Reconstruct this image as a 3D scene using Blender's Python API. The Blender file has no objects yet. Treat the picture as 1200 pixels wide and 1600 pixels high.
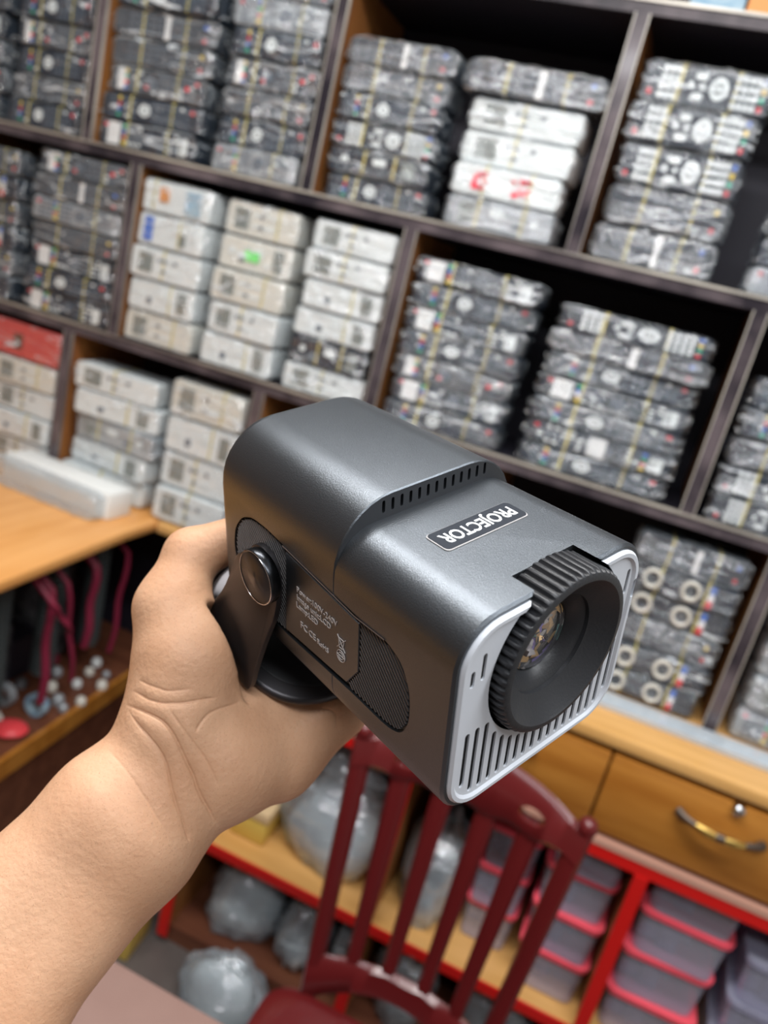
import bpy, bmesh, math, random
import numpy as np
from mathutils import Matrix, Vector

# ------------------------------------------------------------------ camera, light, exposure
scene = bpy.context.scene
COL = scene.collection
EYE = 1.58                                     # eye height above the floor
CAM_ROT = Matrix(((0.90767204, -0.31606988, 0.27610015),
                  (0.34510894, 0.18776571, -0.91958896),
                  (0.23881223, 0.92996982, 0.27950823)))
cam_data = bpy.data.cameras.new('camera')
cam = bpy.data.objects.new('camera', cam_data)
COL.objects.link(cam)
M = CAM_ROT.to_4x4(); M.translation = (0, 0, EYE)
cam.matrix_world = M
cam_data.sensor_fit = 'VERTICAL'
cam_data.sensor_height = 36.0
cam_data.sensor_width = 27.0
cam_data.lens = 1241.68 / 1600 * 36.0
cam_data.clip_start = 0.01
cam_data.dof.use_dof = True
cam_data.dof.focus_distance = 0.30
cam_data.dof.aperture_fstop = 8.5
scene.camera = cam

scene.view_settings.view_transform = 'Standard'
scene.view_settings.look = 'None'
scene.view_settings.gamma = 1
scene.view_settings.use_curve_mapping = False
scene.view_settings.exposure = 0.27

world = bpy.data.worlds.new('world'); scene.world = world; world.use_nodes = True
world.node_tree.nodes['Background'].inputs[0].default_value = (0.9, 0.95, 1.0, 1)
world.node_tree.nodes['Background'].inputs[1].default_value = 0.3

def area(name, loc, sx, sy, power, col=(1, 1, 1), aim=None):
    l = bpy.data.lights.new(name, 'AREA'); l.shape = 'RECTANGLE'; l.size = sx; l.size_y = sy
    l.energy = power; l.color = col
    o = bpy.data.objects.new(name, l); COL.objects.link(o); o.location = loc
    if aim is not None:
        o.rotation_euler = (Vector(aim) - Vector(loc)).to_track_quat('-Z', 'Y').to_euler()
    return o
# LED tubes under the shop ceiling, plus one added soft fill
area('ceiling_or_fill_light', (-0.60, 1.15, 2.66), 1.7, 0.45, 5.0, (0.97, 0.99, 1.0))  # added soft fill that brightens the projector's top
area('ceiling_or_fill_light', (-0.55, 0.55, 2.62), 1.3, 0.14, 22, (1.0, 0.99, 0.97))
area('ceiling_or_fill_light', (0.75, 0.35, 2.62), 1.3, 0.14, 20, (0.94, 0.97, 1.0))
area('ceiling_or_fill_light', (0.1, -0.7, 2.62), 1.8, 0.3, 26, (0.94, 0.97, 1.0))

# ------------------------------------------------------------------ helpers
def tag(o, label=None, cat=None, group=None, kind=None):
    if label: o['label'] = label
    if cat: o['category'] = cat
    if group: o['group'] = group
    if kind: o['kind'] = kind
    return o

def empty(name, loc=(0, 0, 0), rz=0.0):
    o = bpy.data.objects.new(name, None); COL.objects.link(o)
    o.location = loc; o.rotation_euler = (0, 0, rz); o.empty_display_size = 0.05
    return o

def smooth_mesh(me, ang=35):
    me.polygons.foreach_set('use_smooth', [True] * len(me.polygons))
    bm = bmesh.new(); bm.from_mesh(me)
    a = math.radians(ang)
    for e in bm.edges:
        e.smooth = not (len(e.link_faces) == 2 and e.calc_face_angle(0) > a)
    bm.to_mesh(me); bm.free()

class MB:
    """collects geometry, builds one mesh object"""
    def __init__(self): self.v = []; self.f = []; self.m = []
    def add(self, vs, fs, mi=0):
        n = len(self.v); self.v += [tuple(p) for p in vs]
        self.f += [tuple(i + n for i in q) for q in fs]; self.m += [mi] * len(fs); return self
    def box(self, x0, x1, y0, y1, z0, z1, mi=0):
        v = [(x, y, z) for x in (x0, x1) for y in (y0, y1) for z in (z0, z1)]
        f = [(0, 1, 3, 2), (4, 6, 7, 5), (0, 4, 5, 1), (2, 3, 7, 6), (0, 2, 6, 4), (1, 5, 7, 3)]
        return self.add(v, f, mi)
    def loft(self, rings, mi=0, cap0=True, cap1=True, closed=True):
        n = len(rings[0]); v = [p for r in rings for p in r]; f = []
        for k in range(len(rings) - 1):
            for i in range(n if closed else n - 1):
                j = (i + 1) % n
                f.append((k * n + i, k * n + j, (k + 1) * n + j, (k + 1) * n + i))
        if cap0: f.append(tuple(reversed(range(n))))
        if cap1: f.append(tuple(range((len(rings) - 1) * n, len(rings) * n)))
        return self.add(v, f, mi)
    def lathe(self, prof, n=32, axis='z', mi=0, cap0=False, cap1=False, c=(0, 0, 0)):
        rings = []
        for r, h in prof:
            ring = []
            for i in range(n):
                a = 2 * math.pi * i / n; x, y = r * math.cos(a), r * math.sin(a)
                p = {'z': (x, y, h), 'y': (x, h, -y), 'x': (h, x, y)}[axis]
                ring.append((p[0] + c[0], p[1] + c[1], p[2] + c[2]))
            rings.append(ring)
        return self.loft(rings, mi, cap0, cap1)
    def tube(self, pts, rad, n=8, mi=0, sy=1.0, caps=True):
        pts = [Vector(p) for p in pts]; rings = []; up = None
        for i, p in enumerate(pts):
            t = (pts[min(i + 1, len(pts) - 1)] - pts[max(i - 1, 0)]).normalized()
            if up is None: up = Vector((0, 0, 1)) if abs(t.z) < .9 else Vector((1, 0, 0))
            s = t.cross(up).normalized(); up = s.cross(t).normalized()
            r = rad[i] if isinstance(rad, (list, tuple)) else rad
            rings.append([p + s * (r * math.cos(2 * math.pi * k / n)) + up * (r * sy * math.sin(2 * math.pi * k / n)) for k in range(n)])
        return self.loft(rings, mi, caps, caps)
    def build(self, name, mats, parent=None, smooth=35, fix=True):
        me = bpy.data.meshes.new(name); me.from_pydata(self.v, [], self.f); me.update()
        if not isinstance(mats, (list, tuple)): mats = [mats]
        for m in mats: me.materials.append(m)
        me.polygons.foreach_set('material_index', self.m)
        if fix:
            bm = bmesh.new(); bm.from_mesh(me)
            bmesh.ops.recalc_face_normals(bm, faces=bm.faces); bm.to_mesh(me); bm.free()
        if smooth: smooth_mesh(me, smooth)
        o = bpy.data.objects.new(name, me); COL.objects.link(o)
        if parent is not None: o.parent = parent
        return o

def bake_mods(o):
    dg = bpy.context.evaluated_depsgraph_get(); dg.update()
    me = bpy.data.meshes.new_from_object(o.evaluated_get(dg), depsgraph=dg)
    o.modifiers.clear(); old = o.data; me.name = old.name; o.data = me
    return o

def boolean(o, cutter):
    m = o.modifiers.new('b', 'BOOLEAN'); m.operation = 'DIFFERENCE'; m.object = cutter; m.solver = 'EXACT'
    bake_mods(o); bpy.data.objects.remove(cutter)
    return o

def bevel(o, w, seg=2, ang=30):
    m = o.modifiers.new('v', 'BEVEL'); m.width = w; m.segments = seg; m.limit_method = 'ANGLE'; m.angle_limit = math.radians(ang)
    bake_mods(o); smooth_mesh(o.data, 40)
    return o

def rrect(x0, x1, z0, z1, r, n=6):
    """rounded rectangle (x, z) counter-clockwise; r = one radius or (bottom, top)"""
    rb, rt = r if isinstance(r, tuple) else (r, r)
    out = []
    for cx, cz, rr, a0 in ((x1 - rb, z0 + rb, rb, -90), (x1 - rt, z1 - rt, rt, 0), (x0 + rt, z1 - rt, rt, 90), (x0 + rb, z0 + rb, rb, 180)):
        for k in range(n + 1):
            a = math.radians(a0 + 90 * k / n)
            out.append((cx + rr * math.cos(a), cz + rr * math.sin(a)))
    return out

def copy_tree(o, parent=None):
    c = o.copy(); COL.objects.link(c)
    if parent is not None: c.parent = parent
    for ch in list(o.children): copy_tree(ch, c)
    return c

# ------------------------------------------------------------------ materials
def mat(name, col, rough=.5, metal=0., noise=0., nscale=20., bump=0., bscale=200., spec=.5, coat=0., col2=None, sss=0., trans=0., ior=1.45, stretch=None):
    m = bpy.data.materials.new(name); m.use_nodes = True; nt = m.node_tree; b = nt.nodes['Principled BSDF']
    b.inputs['Base Color'].default_value = (*col, 1); b.inputs['Roughness'].default_value = rough
    b.inputs['Metallic'].default_value = metal; b.inputs['Specular IOR Level'].default_value = spec
    b.inputs['Coat Weight'].default_value = coat; b.inputs['Coat Roughness'].default_value = .08
    b.inputs['Transmission Weight'].default_value = trans; b.inputs['IOR'].default_value = ior
    if sss:
        b.inputs['Subsurface Weight'].default_value = sss; b.inputs['Subsurface Radius'].default_value = (.012, .005, .003); b.inputs['Subsurface Scale'].default_value = .5
    tc = nt.nodes.new('ShaderNodeTexCoord'); src = tc.outputs['Object']
    if stretch:
        mp = nt.nodes.new('ShaderNodeMapping'); mp.inputs['Scale'].default_value = stretch
        nt.links.new(src, mp.inputs[0]); src = mp.outputs[0]
    if noise or col2:
        n = nt.nodes.new('ShaderNodeTexNoise'); n.inputs['Scale'].default_value = nscale; n.inputs['Detail'].default_value = 5
        nt.links.new(src, n.inputs['Vector'])
        r = nt.nodes.new('ShaderNodeValToRGB'); r.color_ramp.elements[0].position = .35; r.color_ramp.elements[1].position = .65
        c2 = col2 or tuple(min(1, c * (1 + noise)) for c in col); c1 = col if col2 else tuple(c * (1 - noise) for c in col)
        r.color_ramp.elements[0].color = (*c1, 1); r.color_ramp.elements[1].color = (*c2, 1)
        nt.links.new(n.outputs['Fac'], r.inputs[0]); nt.links.new(r.outputs[0], b.inputs['Base Color'])
    if bump:
        n2 = nt.nodes.new('ShaderNodeTexNoise'); n2.inputs['Scale'].default_value = bscale; n2.inputs['Detail'].default_value = 3
        nt.links.new(src, n2.inputs['Vector'])
        bp = nt.nodes.new('ShaderNodeBump'); bp.inputs['Strength'].default_value = bump; bp.inputs['Distance'].default_value = .001
        nt.links.new(n2.outputs['Fac'], bp.inputs['Height']); nt.links.new(bp.outputs[0], b.inputs['Normal'])
    return m

def plastic_film(name, tint=(1, 1, 1), milk=.015, gloss=.095, rough=.08, bscale=34., bump=1., dist=.02, crease_glare=.85):
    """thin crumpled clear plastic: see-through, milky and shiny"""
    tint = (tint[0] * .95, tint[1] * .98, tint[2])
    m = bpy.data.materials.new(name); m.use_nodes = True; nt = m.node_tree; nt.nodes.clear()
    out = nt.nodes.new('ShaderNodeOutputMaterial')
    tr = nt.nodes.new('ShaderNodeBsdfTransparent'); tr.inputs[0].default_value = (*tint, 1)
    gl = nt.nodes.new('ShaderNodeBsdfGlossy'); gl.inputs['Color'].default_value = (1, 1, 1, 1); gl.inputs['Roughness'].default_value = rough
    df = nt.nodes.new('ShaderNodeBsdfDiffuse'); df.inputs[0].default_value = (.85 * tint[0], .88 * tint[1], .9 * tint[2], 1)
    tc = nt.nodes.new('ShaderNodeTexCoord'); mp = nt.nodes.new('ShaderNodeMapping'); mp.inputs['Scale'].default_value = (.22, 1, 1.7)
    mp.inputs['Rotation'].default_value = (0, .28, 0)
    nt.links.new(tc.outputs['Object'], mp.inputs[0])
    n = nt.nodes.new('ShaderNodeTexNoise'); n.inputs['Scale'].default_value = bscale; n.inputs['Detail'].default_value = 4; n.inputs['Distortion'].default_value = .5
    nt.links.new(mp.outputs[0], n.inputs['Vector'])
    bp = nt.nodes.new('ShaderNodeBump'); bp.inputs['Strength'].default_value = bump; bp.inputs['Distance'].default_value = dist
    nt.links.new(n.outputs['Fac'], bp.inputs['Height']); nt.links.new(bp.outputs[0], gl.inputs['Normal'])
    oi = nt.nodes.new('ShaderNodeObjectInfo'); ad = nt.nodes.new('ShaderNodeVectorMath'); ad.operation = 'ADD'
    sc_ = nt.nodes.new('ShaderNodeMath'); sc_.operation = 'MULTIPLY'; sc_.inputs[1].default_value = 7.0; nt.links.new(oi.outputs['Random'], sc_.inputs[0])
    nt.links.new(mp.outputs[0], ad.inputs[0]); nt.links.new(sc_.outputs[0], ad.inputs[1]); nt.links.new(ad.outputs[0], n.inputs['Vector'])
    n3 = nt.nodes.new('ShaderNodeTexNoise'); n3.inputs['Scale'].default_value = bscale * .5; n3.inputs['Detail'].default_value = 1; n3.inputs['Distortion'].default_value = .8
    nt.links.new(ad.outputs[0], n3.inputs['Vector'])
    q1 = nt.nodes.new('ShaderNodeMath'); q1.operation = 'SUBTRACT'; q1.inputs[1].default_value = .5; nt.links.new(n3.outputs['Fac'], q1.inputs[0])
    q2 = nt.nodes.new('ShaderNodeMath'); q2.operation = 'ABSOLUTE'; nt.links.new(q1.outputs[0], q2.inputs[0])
    q3 = nt.nodes.new('ShaderNodeMapRange'); q3.inputs['From Min'].default_value = 0; q3.inputs['From Max'].default_value = .015; q3.inputs['To Min'].default_value = milk + crease_glare; q3.inputs['To Max'].default_value = milk  # white streaks along creases paint glare into the film colour
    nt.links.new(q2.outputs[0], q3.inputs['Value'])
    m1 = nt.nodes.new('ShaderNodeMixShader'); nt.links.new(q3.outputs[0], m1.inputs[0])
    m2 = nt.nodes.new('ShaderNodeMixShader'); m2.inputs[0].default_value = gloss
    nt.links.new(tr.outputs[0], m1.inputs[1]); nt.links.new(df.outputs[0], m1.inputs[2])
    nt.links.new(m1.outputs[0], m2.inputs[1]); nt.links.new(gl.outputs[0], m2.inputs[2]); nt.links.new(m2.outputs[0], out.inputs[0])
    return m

X = {}
X['gunmetal'] = mat('gunmetal', (.116, .128, .142), .35, .92, bump=.16, bscale=2200)
X['gun_dark'] = mat('gun_dark', (.035, .038, .045), .45, .3)
X['black'] = mat('black', (.012, .012, .014), .38)
X['black_ring'] = mat('black_ring', (.02, .021, .024), .42, .0, bump=.1, bscale=900)
X['black_matte'] = mat('black_matte', (.006, .006, .009), .55)
X['panel_grey'] = mat('panel_grey', (.60, .63, .68), .38, .1)
X['chrome'] = mat('chrome', (.7, .7, .72), .18, 1.)
X['knob_metal'] = mat('knob_metal', (.055, .058, .065), .28, 1., )
X['slot'] = mat('slot', (.006, .006, .007), .7)
X['print_white'] = mat('print_white', (.85, .87, .88), .5)
X['print_grey'] = mat('print_grey', (.50, .46, .44), .5)
X['plate_rim'] = mat('plate_rim', (.30, .29, .29), .4)
X['navy'] = mat('navy', (.010, .014, .022), .55, spec=.25)
X['bracket'] = mat('bracket', (.055, .052, .056), .36, .75)
X['skin'] = mat('skin', (.52, .285, .165), .52, col2=(.62, .365, .225), nscale=30, bump=.35, bscale=420, sss=.12, spec=.4)
# pores and follicles of the skin
nt = X['skin'].node_tree; b_ = nt.nodes['Principled BSDF']; tc_ = nt.nodes.new('ShaderNodeTexCoord')
vo = nt.nodes.new('ShaderNodeTexVoronoi'); vo.inputs['Scale'].default_value = 760; nt.links.new(tc_.outputs['Object'], vo.inputs['Vector'])
rr_ = nt.nodes.new('ShaderNodeValToRGB'); rr_.color_ramp.elements[0].position = .10; rr_.color_ramp.elements[1].position = .26
rr_.color_ramp.elements[0].color = (.70, .62, .56, 1); rr_.color_ramp.elements[1].color = (1, 1, 1, 1); nt.links.new(vo.outputs['Distance'], rr_.inputs[0])
mx = nt.nodes.new('ShaderNodeMix'); mx.data_type = 'RGBA'; mx.blend_type = 'MULTIPLY'; mx.inputs[0].default_value = .5
src_ = b_.inputs['Base Color'].links[0].from_socket
nt.links.new(src_, mx.inputs[6]); nt.links.new(rr_.outputs[0], mx.inputs[7]); nt.links.new(mx.outputs[2], b_.inputs['Base Color'])
X['rem_black'] = mat('rem_black', (.016, .026, .042), .45)
X['rem_white'] = mat('rem_white', (.78, .79, .77), .5)
X['rem_cream'] = mat('rem_cream', (.72, .68, .60), .5)
X['rem_silver'] = mat('rem_silver', (.38, .40, .42), .4, .3)
X['key_grey'] = mat('key_grey', (.11, .14, .18), .5)
X['key_white'] = mat('key_white', (.78, .80, .78), .5)
X['red'] = mat('red', (.75, .06, .07), .4)
X['green'] = mat('green', (.02, .42, .25), .4)
X['yellow'] = mat('yellow', (.80, .55, .03), .4)
X['blue'] = mat('blue', (.03, .15, .60), .4)
X['lime'] = mat('lime', (.2, .85, .2), .4)
X['lcd'] = mat('lcd', (.20, .22, .20), .3)
X['band'] = mat('band', (.62, .50, .12), .6)
X['paper'] = mat('paper', (.80, .78, .76), .7)
X['pink'] = mat('pink', (.75, .08, .45), .5)
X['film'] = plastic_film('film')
X['film_milky'] = plastic_film('film_milky', milk=.075, gloss=.12, crease_glare=.75)
X['film_bag'] = plastic_film('film_bag', tint=(.92, .95, .97), milk=.26, gloss=.16, bscale=14, dist=.03, crease_glare=.5)
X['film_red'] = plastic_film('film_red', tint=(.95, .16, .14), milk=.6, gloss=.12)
X['film_tub'] = plastic_film('film_tub', tint=(.86, .82, .92), milk=.30, gloss=.14, rough=.25, bump=.2, crease_glare=0)
X['lid_pink'] = mat('lid_pink', (.90, .10, .14), .35)
X['wood_orange'] = mat('wood_orange', (.36, .13, .018), .35, col2=(.48, .20, .035), nscale=6, stretch=(.6, 6, 6), coat=.25)
X['wood_light'] = mat('wood_light', (.62, .33, .10), .4, col2=(.74, .42, .15), nscale=6, stretch=(.6, 6, 6), coat=.2)
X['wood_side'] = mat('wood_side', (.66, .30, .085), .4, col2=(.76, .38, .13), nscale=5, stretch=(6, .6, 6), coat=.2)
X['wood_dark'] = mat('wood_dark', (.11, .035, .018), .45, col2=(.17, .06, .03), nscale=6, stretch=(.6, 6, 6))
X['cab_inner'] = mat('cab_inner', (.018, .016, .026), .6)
X['cab_side'] = mat('cab_side', (.36, .15, .04), .45, col2=(.28, .10, .03), nscale=9, stretch=(4, 4, .6))
X['marble'] = mat('marble', (.022, .019, .026), .22, col2=(.13, .105, .115), nscale=9, coat=.3)
X['trim_metal'] = mat('trim_metal', (.18, .16, .16), .35, .4, col2=(.66, .62, .54), nscale=3)
X['red_edge'] = mat('red_edge', (.62, .012, .010), .3)
X['rose_edge'] = mat('rose_edge', (.55, .30, .22), .45)
X['brass'] = mat('brass', (.85, .58, .17), .25, 1.)
X['bronze'] = mat('bronze', (.13, .10, .08), .35, .8)
X['chair_red'] = mat('chair_red', (.115, .010, .011), .28, coat=.2)
X['desk'] = mat('desk', (.25, .15, .125), .5, col2=(.29, .18, .15), nscale=8)
X['wall'] = mat('wall', (.62, .60, .56), .8)
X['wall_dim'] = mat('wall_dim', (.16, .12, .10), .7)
X['ceiling'] = mat('ceiling', (.82, .84, .85), .8)
X['floor'] = mat('floor', (.09, .075, .07), .4, col2=(.13, .11, .10), nscale=5)
X['yellow_box'] = mat('yellow_box', (.70, .48, .10), .5)
X['maroon'] = mat('maroon', (.24, .02, .05), .45)
X['cable'] = mat('cable', (.06, .07, .07), .5)
X['off_white'] = mat('off_white', (.66, .63, .56), .5)
X['sheet'] = plastic_film('sheet', tint=(.92, .96, 1), milk=.5, gloss=.2, bscale=10, crease_glare=.1)
X['cream_card'] = mat('cream_card', (.7, .5, .28), .6)
X['blue_card'] = mat('blue_card', (.20, .36, .50), .5, col2=(.42, .55, .62), nscale=30)
X['orange_card'] = mat('orange_card', (.75, .30, .08), .5)
X['dark_goods'] = mat('dark_goods', (.03, .03, .035), .5, col2=(.22, .22, .23), nscale=26)
X['grey_goods'] = mat('grey_goods', (.12, .12, .13), .5, col2=(.72, .74, .74), nscale=10)
X['pale_goods'] = mat('pale_goods', (.55, .56, .56), .5, col2=(.90, .92, .90), nscale=8)
X['lilac_goods'] = mat('lilac_goods', (.10, .09, .14), .5, col2=(.32, .30, .40), nscale=14)

# ------------------------------------------------------------------ the room
def struct(name, mb, m):
    return tag(mb.build(name, m, smooth=0), kind='structure')
struct('floor', MB().box(-1.85, 2.2, -1.7, 1.86, -.06, 0), X['floor'])
struct('ceiling', MB().box(-1.85, 2.2, -1.7, 1.86, 2.75, 2.81), X['ceiling'])
struct('wall_back', MB().box(-1.85, 2.2, 1.80, 1.86, 0, 2.75), X['wall'])
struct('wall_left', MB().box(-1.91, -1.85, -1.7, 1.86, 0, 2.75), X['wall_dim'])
struct('wall_right', MB().box(2.2, 2.26, -1.7, 1.86, 0, 2.75), X['wall'])
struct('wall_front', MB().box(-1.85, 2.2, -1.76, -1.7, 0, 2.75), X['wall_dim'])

def zz(z): return EYE + z          # heights below are measured from the eye

# ---- wall shelving above the counter
YF = 1.50; YB = 1.79
shelving = empty('shelving_unit', (-.5, 1.65, zz(-.653)))
tag(shelving, 'tall dark shelving unit with marbled edges covering the whole back wall', 'shelving')
def sp(name, mb, m, parent=None, **k):
    o = mb.build(name, m, smooth=0, **k); o.parent = parent or shelving
    o.matrix_parent_inverse = Matrix.Translation(-Vector((-.5, 1.65, zz(-.653)))) if parent is None else Matrix.Identity(4)
    return o
sp('back_panel', MB().box(-1.8, .85, YB - .01, YB, zz(-.650), zz(1.0)), X['cab_inner'])
for za, zb in ((.090, .110), (-.295, -.275), (.497, .516), (.90, .92)):
    b = sp('shelf_board', MB().box(-1.8, .85, YF + .002, YB - .01, zz(za), zz(zb)), X['cab_inner'])
    e = MB().box(-1.8, .85, YF - .003, YF + .002, zz(za), zz(zb)).build('shelf_edge', X['marble'], b, smooth=0)
    t = MB().box(-1.8, .85, YF - .006, YF + .001, zz(zb) - .001, zz(zb) + .004).build('edge_bead', X['trim_metal'], b, smooth=0)
def divider(x, za, zb, w=.024):
    d = sp('divider', MB().box(x - w / 2 + .003, x + w / 2 - .003, YF + .002, YB - .01, zz(za), zz(zb)), X['cab_side'])
    MB().box(x - w / 2, x + w / 2, YF - .004, YF + .002, zz(za), zz(zb)).build('divider_edge', X['marble'], d, smooth=0)
    MB().box(x - w / 2 - .001, x - w / 2 + .0012, YF - .006, YF + .001, zz(za), zz(zb)).build('edge_bead', X['trim_metal'], d, smooth=0)
    MB().box(x + w / 2 - .0012, x + w / 2 + .001, YF - .006, YF + .001, zz(za), zz(zb)).build('edge_bead', X['trim_metal'], d, smooth=0)
for x in (-1.302, -.768, -.232, .33): divider(x, .114, .497)
for x in (-1.66, -1.166, -.535, .100, .66): divider(x, -.271, .090)
for x in (-1.283, -.78, -.265, .268): divider(x, -.651, -.295)

# ---- counter along the back wall
counter = empty('counter', (0, 1.5, 0))
tag(counter, 'orange-brown wooden counter with drawers and red-edged bays below the shelves', 'counter')
def cp(name, mb, m, bev=0, parent=None):
    o = mb.build(name, m, smooth=0)
    if bev: bevel(o, bev, 2)
    if parent is None:
        o.parent = counter; o.matrix_parent_inverse = Matrix.Translation((0, -1.5, 0))
    else: o.parent = parent
    return o
YC = 1.345
wt = [(-.965, 1.487), (-.690, 1.487), (-.690, YC - .004), (.85, YC - .004), (.85, 1.79), (-.965, 1.79)]
cp('worktop', MB().loft([[(x, y, zz(-.678)) for x, y in wt], [(x, y, zz(-.653)) for x, y in wt]]), X['wood_light'], .004)
cp('corner_back', MB().box(-1.0, -.69, 1.74, 1.755, 0, zz(-.68)), X['cab_inner'])
cp('under_panel', MB().box(-.68, .85, YC + .012, 1.78, zz(-.862), zz(-.846)), X['wood_dark'])
for xa, xb in ((-.68, -.286), (-.283, .113), (.117, .515), (.519, .85)):
    d = cp('drawer', MB().box(xa, xb, YC, YC + .30, zz(-.845), zz(-.690)), X['wood_orange'], .004)
    xm = (xa + xb) / 2
    hp = [(xm - .07 + .14 * k / 14, YC - .004 - .026 * math.sin(math.pi * k / 14) ** .6, zz(-.742) - .004 * math.sin(math.pi * k / 14)) for k in range(15)]
    h = MB().tube(hp, [.009, .0075, .006, .0058, .005, .005, .0065, .0079, .0065, .005, .005, .0058, .006, .0075, .009], 10).build('handle', X['bronze'], d)
    g = MB().tube(hp[3:12], [.0060, .0075, .0082, .0072, .0060, .0072, .0082, .0075, .0060], 10).build('handle_grip', X['brass'], d); g['label'] = 'brass grip'
    for o in (h, g): o.matrix_parent_inverse = Matrix.Identity(4)
    lk = MB().lathe([(0.0001, -.012), (.006, -.012), (.010, -.009), (.0115, -.004), (.0125, 0), (.0125, .003)], 20, 'y', c=(xm + .015, YC, zz(-.694 - .004))).build('lock', X['chrome'], d)
rail = cp('red_rail', MB().box(-.68, .85, YC - .004, YC + .02, zz(-.893), zz(-.868)), X['red_edge'])
cp('rose_strip', MB().box(-.68, .85, YC - .006, YC + .02, zz(-.867), zz(-.855)), X['rose_edge'])
for x in (-.672, -.222, .232, .70):
    d = cp('bay_post', MB().box(x - .009, x + .009, YC + .002, 1.76, .02, zz(-.893)), X['cab_side'])
    cp('red_edging', MB().box(x - .0125, x + .0125, YC - .006, YC + .002, .02, zz(-.893)), X['red_edge'], parent=d)
sh = cp('bay_shelf', MB().box(-.66, .85, YC + .002, 1.76, zz(-1.278), zz(-1.262)), X['wood_light'])
cp('red_edging', MB().box(-.66, .85, YC - .004, YC + .002, zz(-1.285), zz(-1.262)), X['red_edge'], parent=sh)
cp('plinth', MB().box(-.68, .85, YC + .01, 1.76, 0, .045), X['wood_dark'])
cp('back_board', MB().box(-.95, .85, 1.76, 1.775, 0, zz(-.862)), X['cab_inner'])
cp('glass_edge_strip', MB().box(-.30, .85, 1.425, 1.480, zz(-.6525), zz(-.640)), X['sheet'], .002)

# ---- side counter along the left wall
side = empty('side_counter', (-1.4, .9, 0))
tag(side, 'orange wooden side counter running along the left wall, open dark bay below', 'counter')
def scp(name, mb, m, bev=0):
    o = mb.build(name, m, smooth=0)
    if bev: bevel(o, bev, 2)
    o.parent = side; o.matrix_parent_inverse = Matrix.Translation((1.4, -.9, 0)); return o
quad = [(-1.84, -.35), (-.845, -.35), (-.968, 1.385), (-.968, 1.79), (-1.84, 1.79)]
scp('worktop', MB().loft([[(x, y, zz(-.678)) for x, y in quad], [(x, y, zz(-.653)) for x, y in quad]]), X['wood_side'], .006)
def xe(y): return -.968 + (1.385 - y) * .0709 - .02
def slab(z0, z1, y0, y1, inn=0, wid=.55):
    return MB().loft([[(xe(y0) - wid, y0, z), (xe(y0) - inn, y0, z), (xe(y1) - inn, y1, z), (xe(y1) - wid, y1, z)] for z in (z0, z1)])
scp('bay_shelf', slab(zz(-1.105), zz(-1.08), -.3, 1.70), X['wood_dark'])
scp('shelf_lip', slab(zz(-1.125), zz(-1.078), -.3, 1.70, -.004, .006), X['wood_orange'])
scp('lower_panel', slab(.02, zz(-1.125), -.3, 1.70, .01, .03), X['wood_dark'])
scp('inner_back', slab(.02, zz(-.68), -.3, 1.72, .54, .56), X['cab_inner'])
scp('end_panel', MB().box(-1.54, -1.03, 1.71, 1.73, 0, zz(-.68)), X['cab_inner'])
scp('hanging_rail', MB().tube([(xe(y) - .12, y, zz(-.72)) for y in (-.2, .7, 1.6)], .006), X['bronze'])

# ------------------------------------------------------------------ the projector (design units x 0.86)
S = .86
PW, PL, PS, PT = .1149, .178, .0758, .8857
TAP = (PW / 2) * (1 - PT) / PL
PM = Matrix(((.4408, -.8926, -.0950, -.009 * S), (.8471, .4487, -.2847, .3182 * S), (.2967, .0450, .9539, -.1409 * S + EYE), (0, 0, 0, 1)))
qr = PM.to_3x3().to_quaternion().normalized().to_matrix().to_4x4(); qr.translation = PM.translation
projector = empty('projector'); projector.matrix_world = qr
tag(projector, 'dark grey mini projector with ribbed lens ring, held up by the hand', 'projector')
PROJ_MAT = qr

def pbuild(mb, name, m, parent=None, smooth=35, bev=0, seg=2, cut=None):
    mb.v = [(x * S, y * S, z * S) for x, y, z in mb.v]
    o = mb.build(name, m, smooth=smooth)
    for c in (cut or []):
        c.v = [(x * S, y * S, z * S) for x, y, z in c.v]
        boolean(o, c.build('cutter', m, smooth=0))
    if bev: bevel(o, bev * S, seg)
    if cut: smooth_mesh(o.data, smooth)
    o.parent = parent or projector
    return o

def sec(y, zt, rt, inset=0., n=8, rb=.021):
    k = 1 - TAP * y * 2 / PW
    hw = PW / 2 * k - inset
    return [(x, y, z) for x, z in rrect(-hw, hw, -.05 + inset, zt - inset, (max(rb - inset, .002), max(rt - inset, .002)), n)]
def side_pt(y, z, off=0.): return (-(PW / 2 - TAP * y) - off, y, z)

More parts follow.
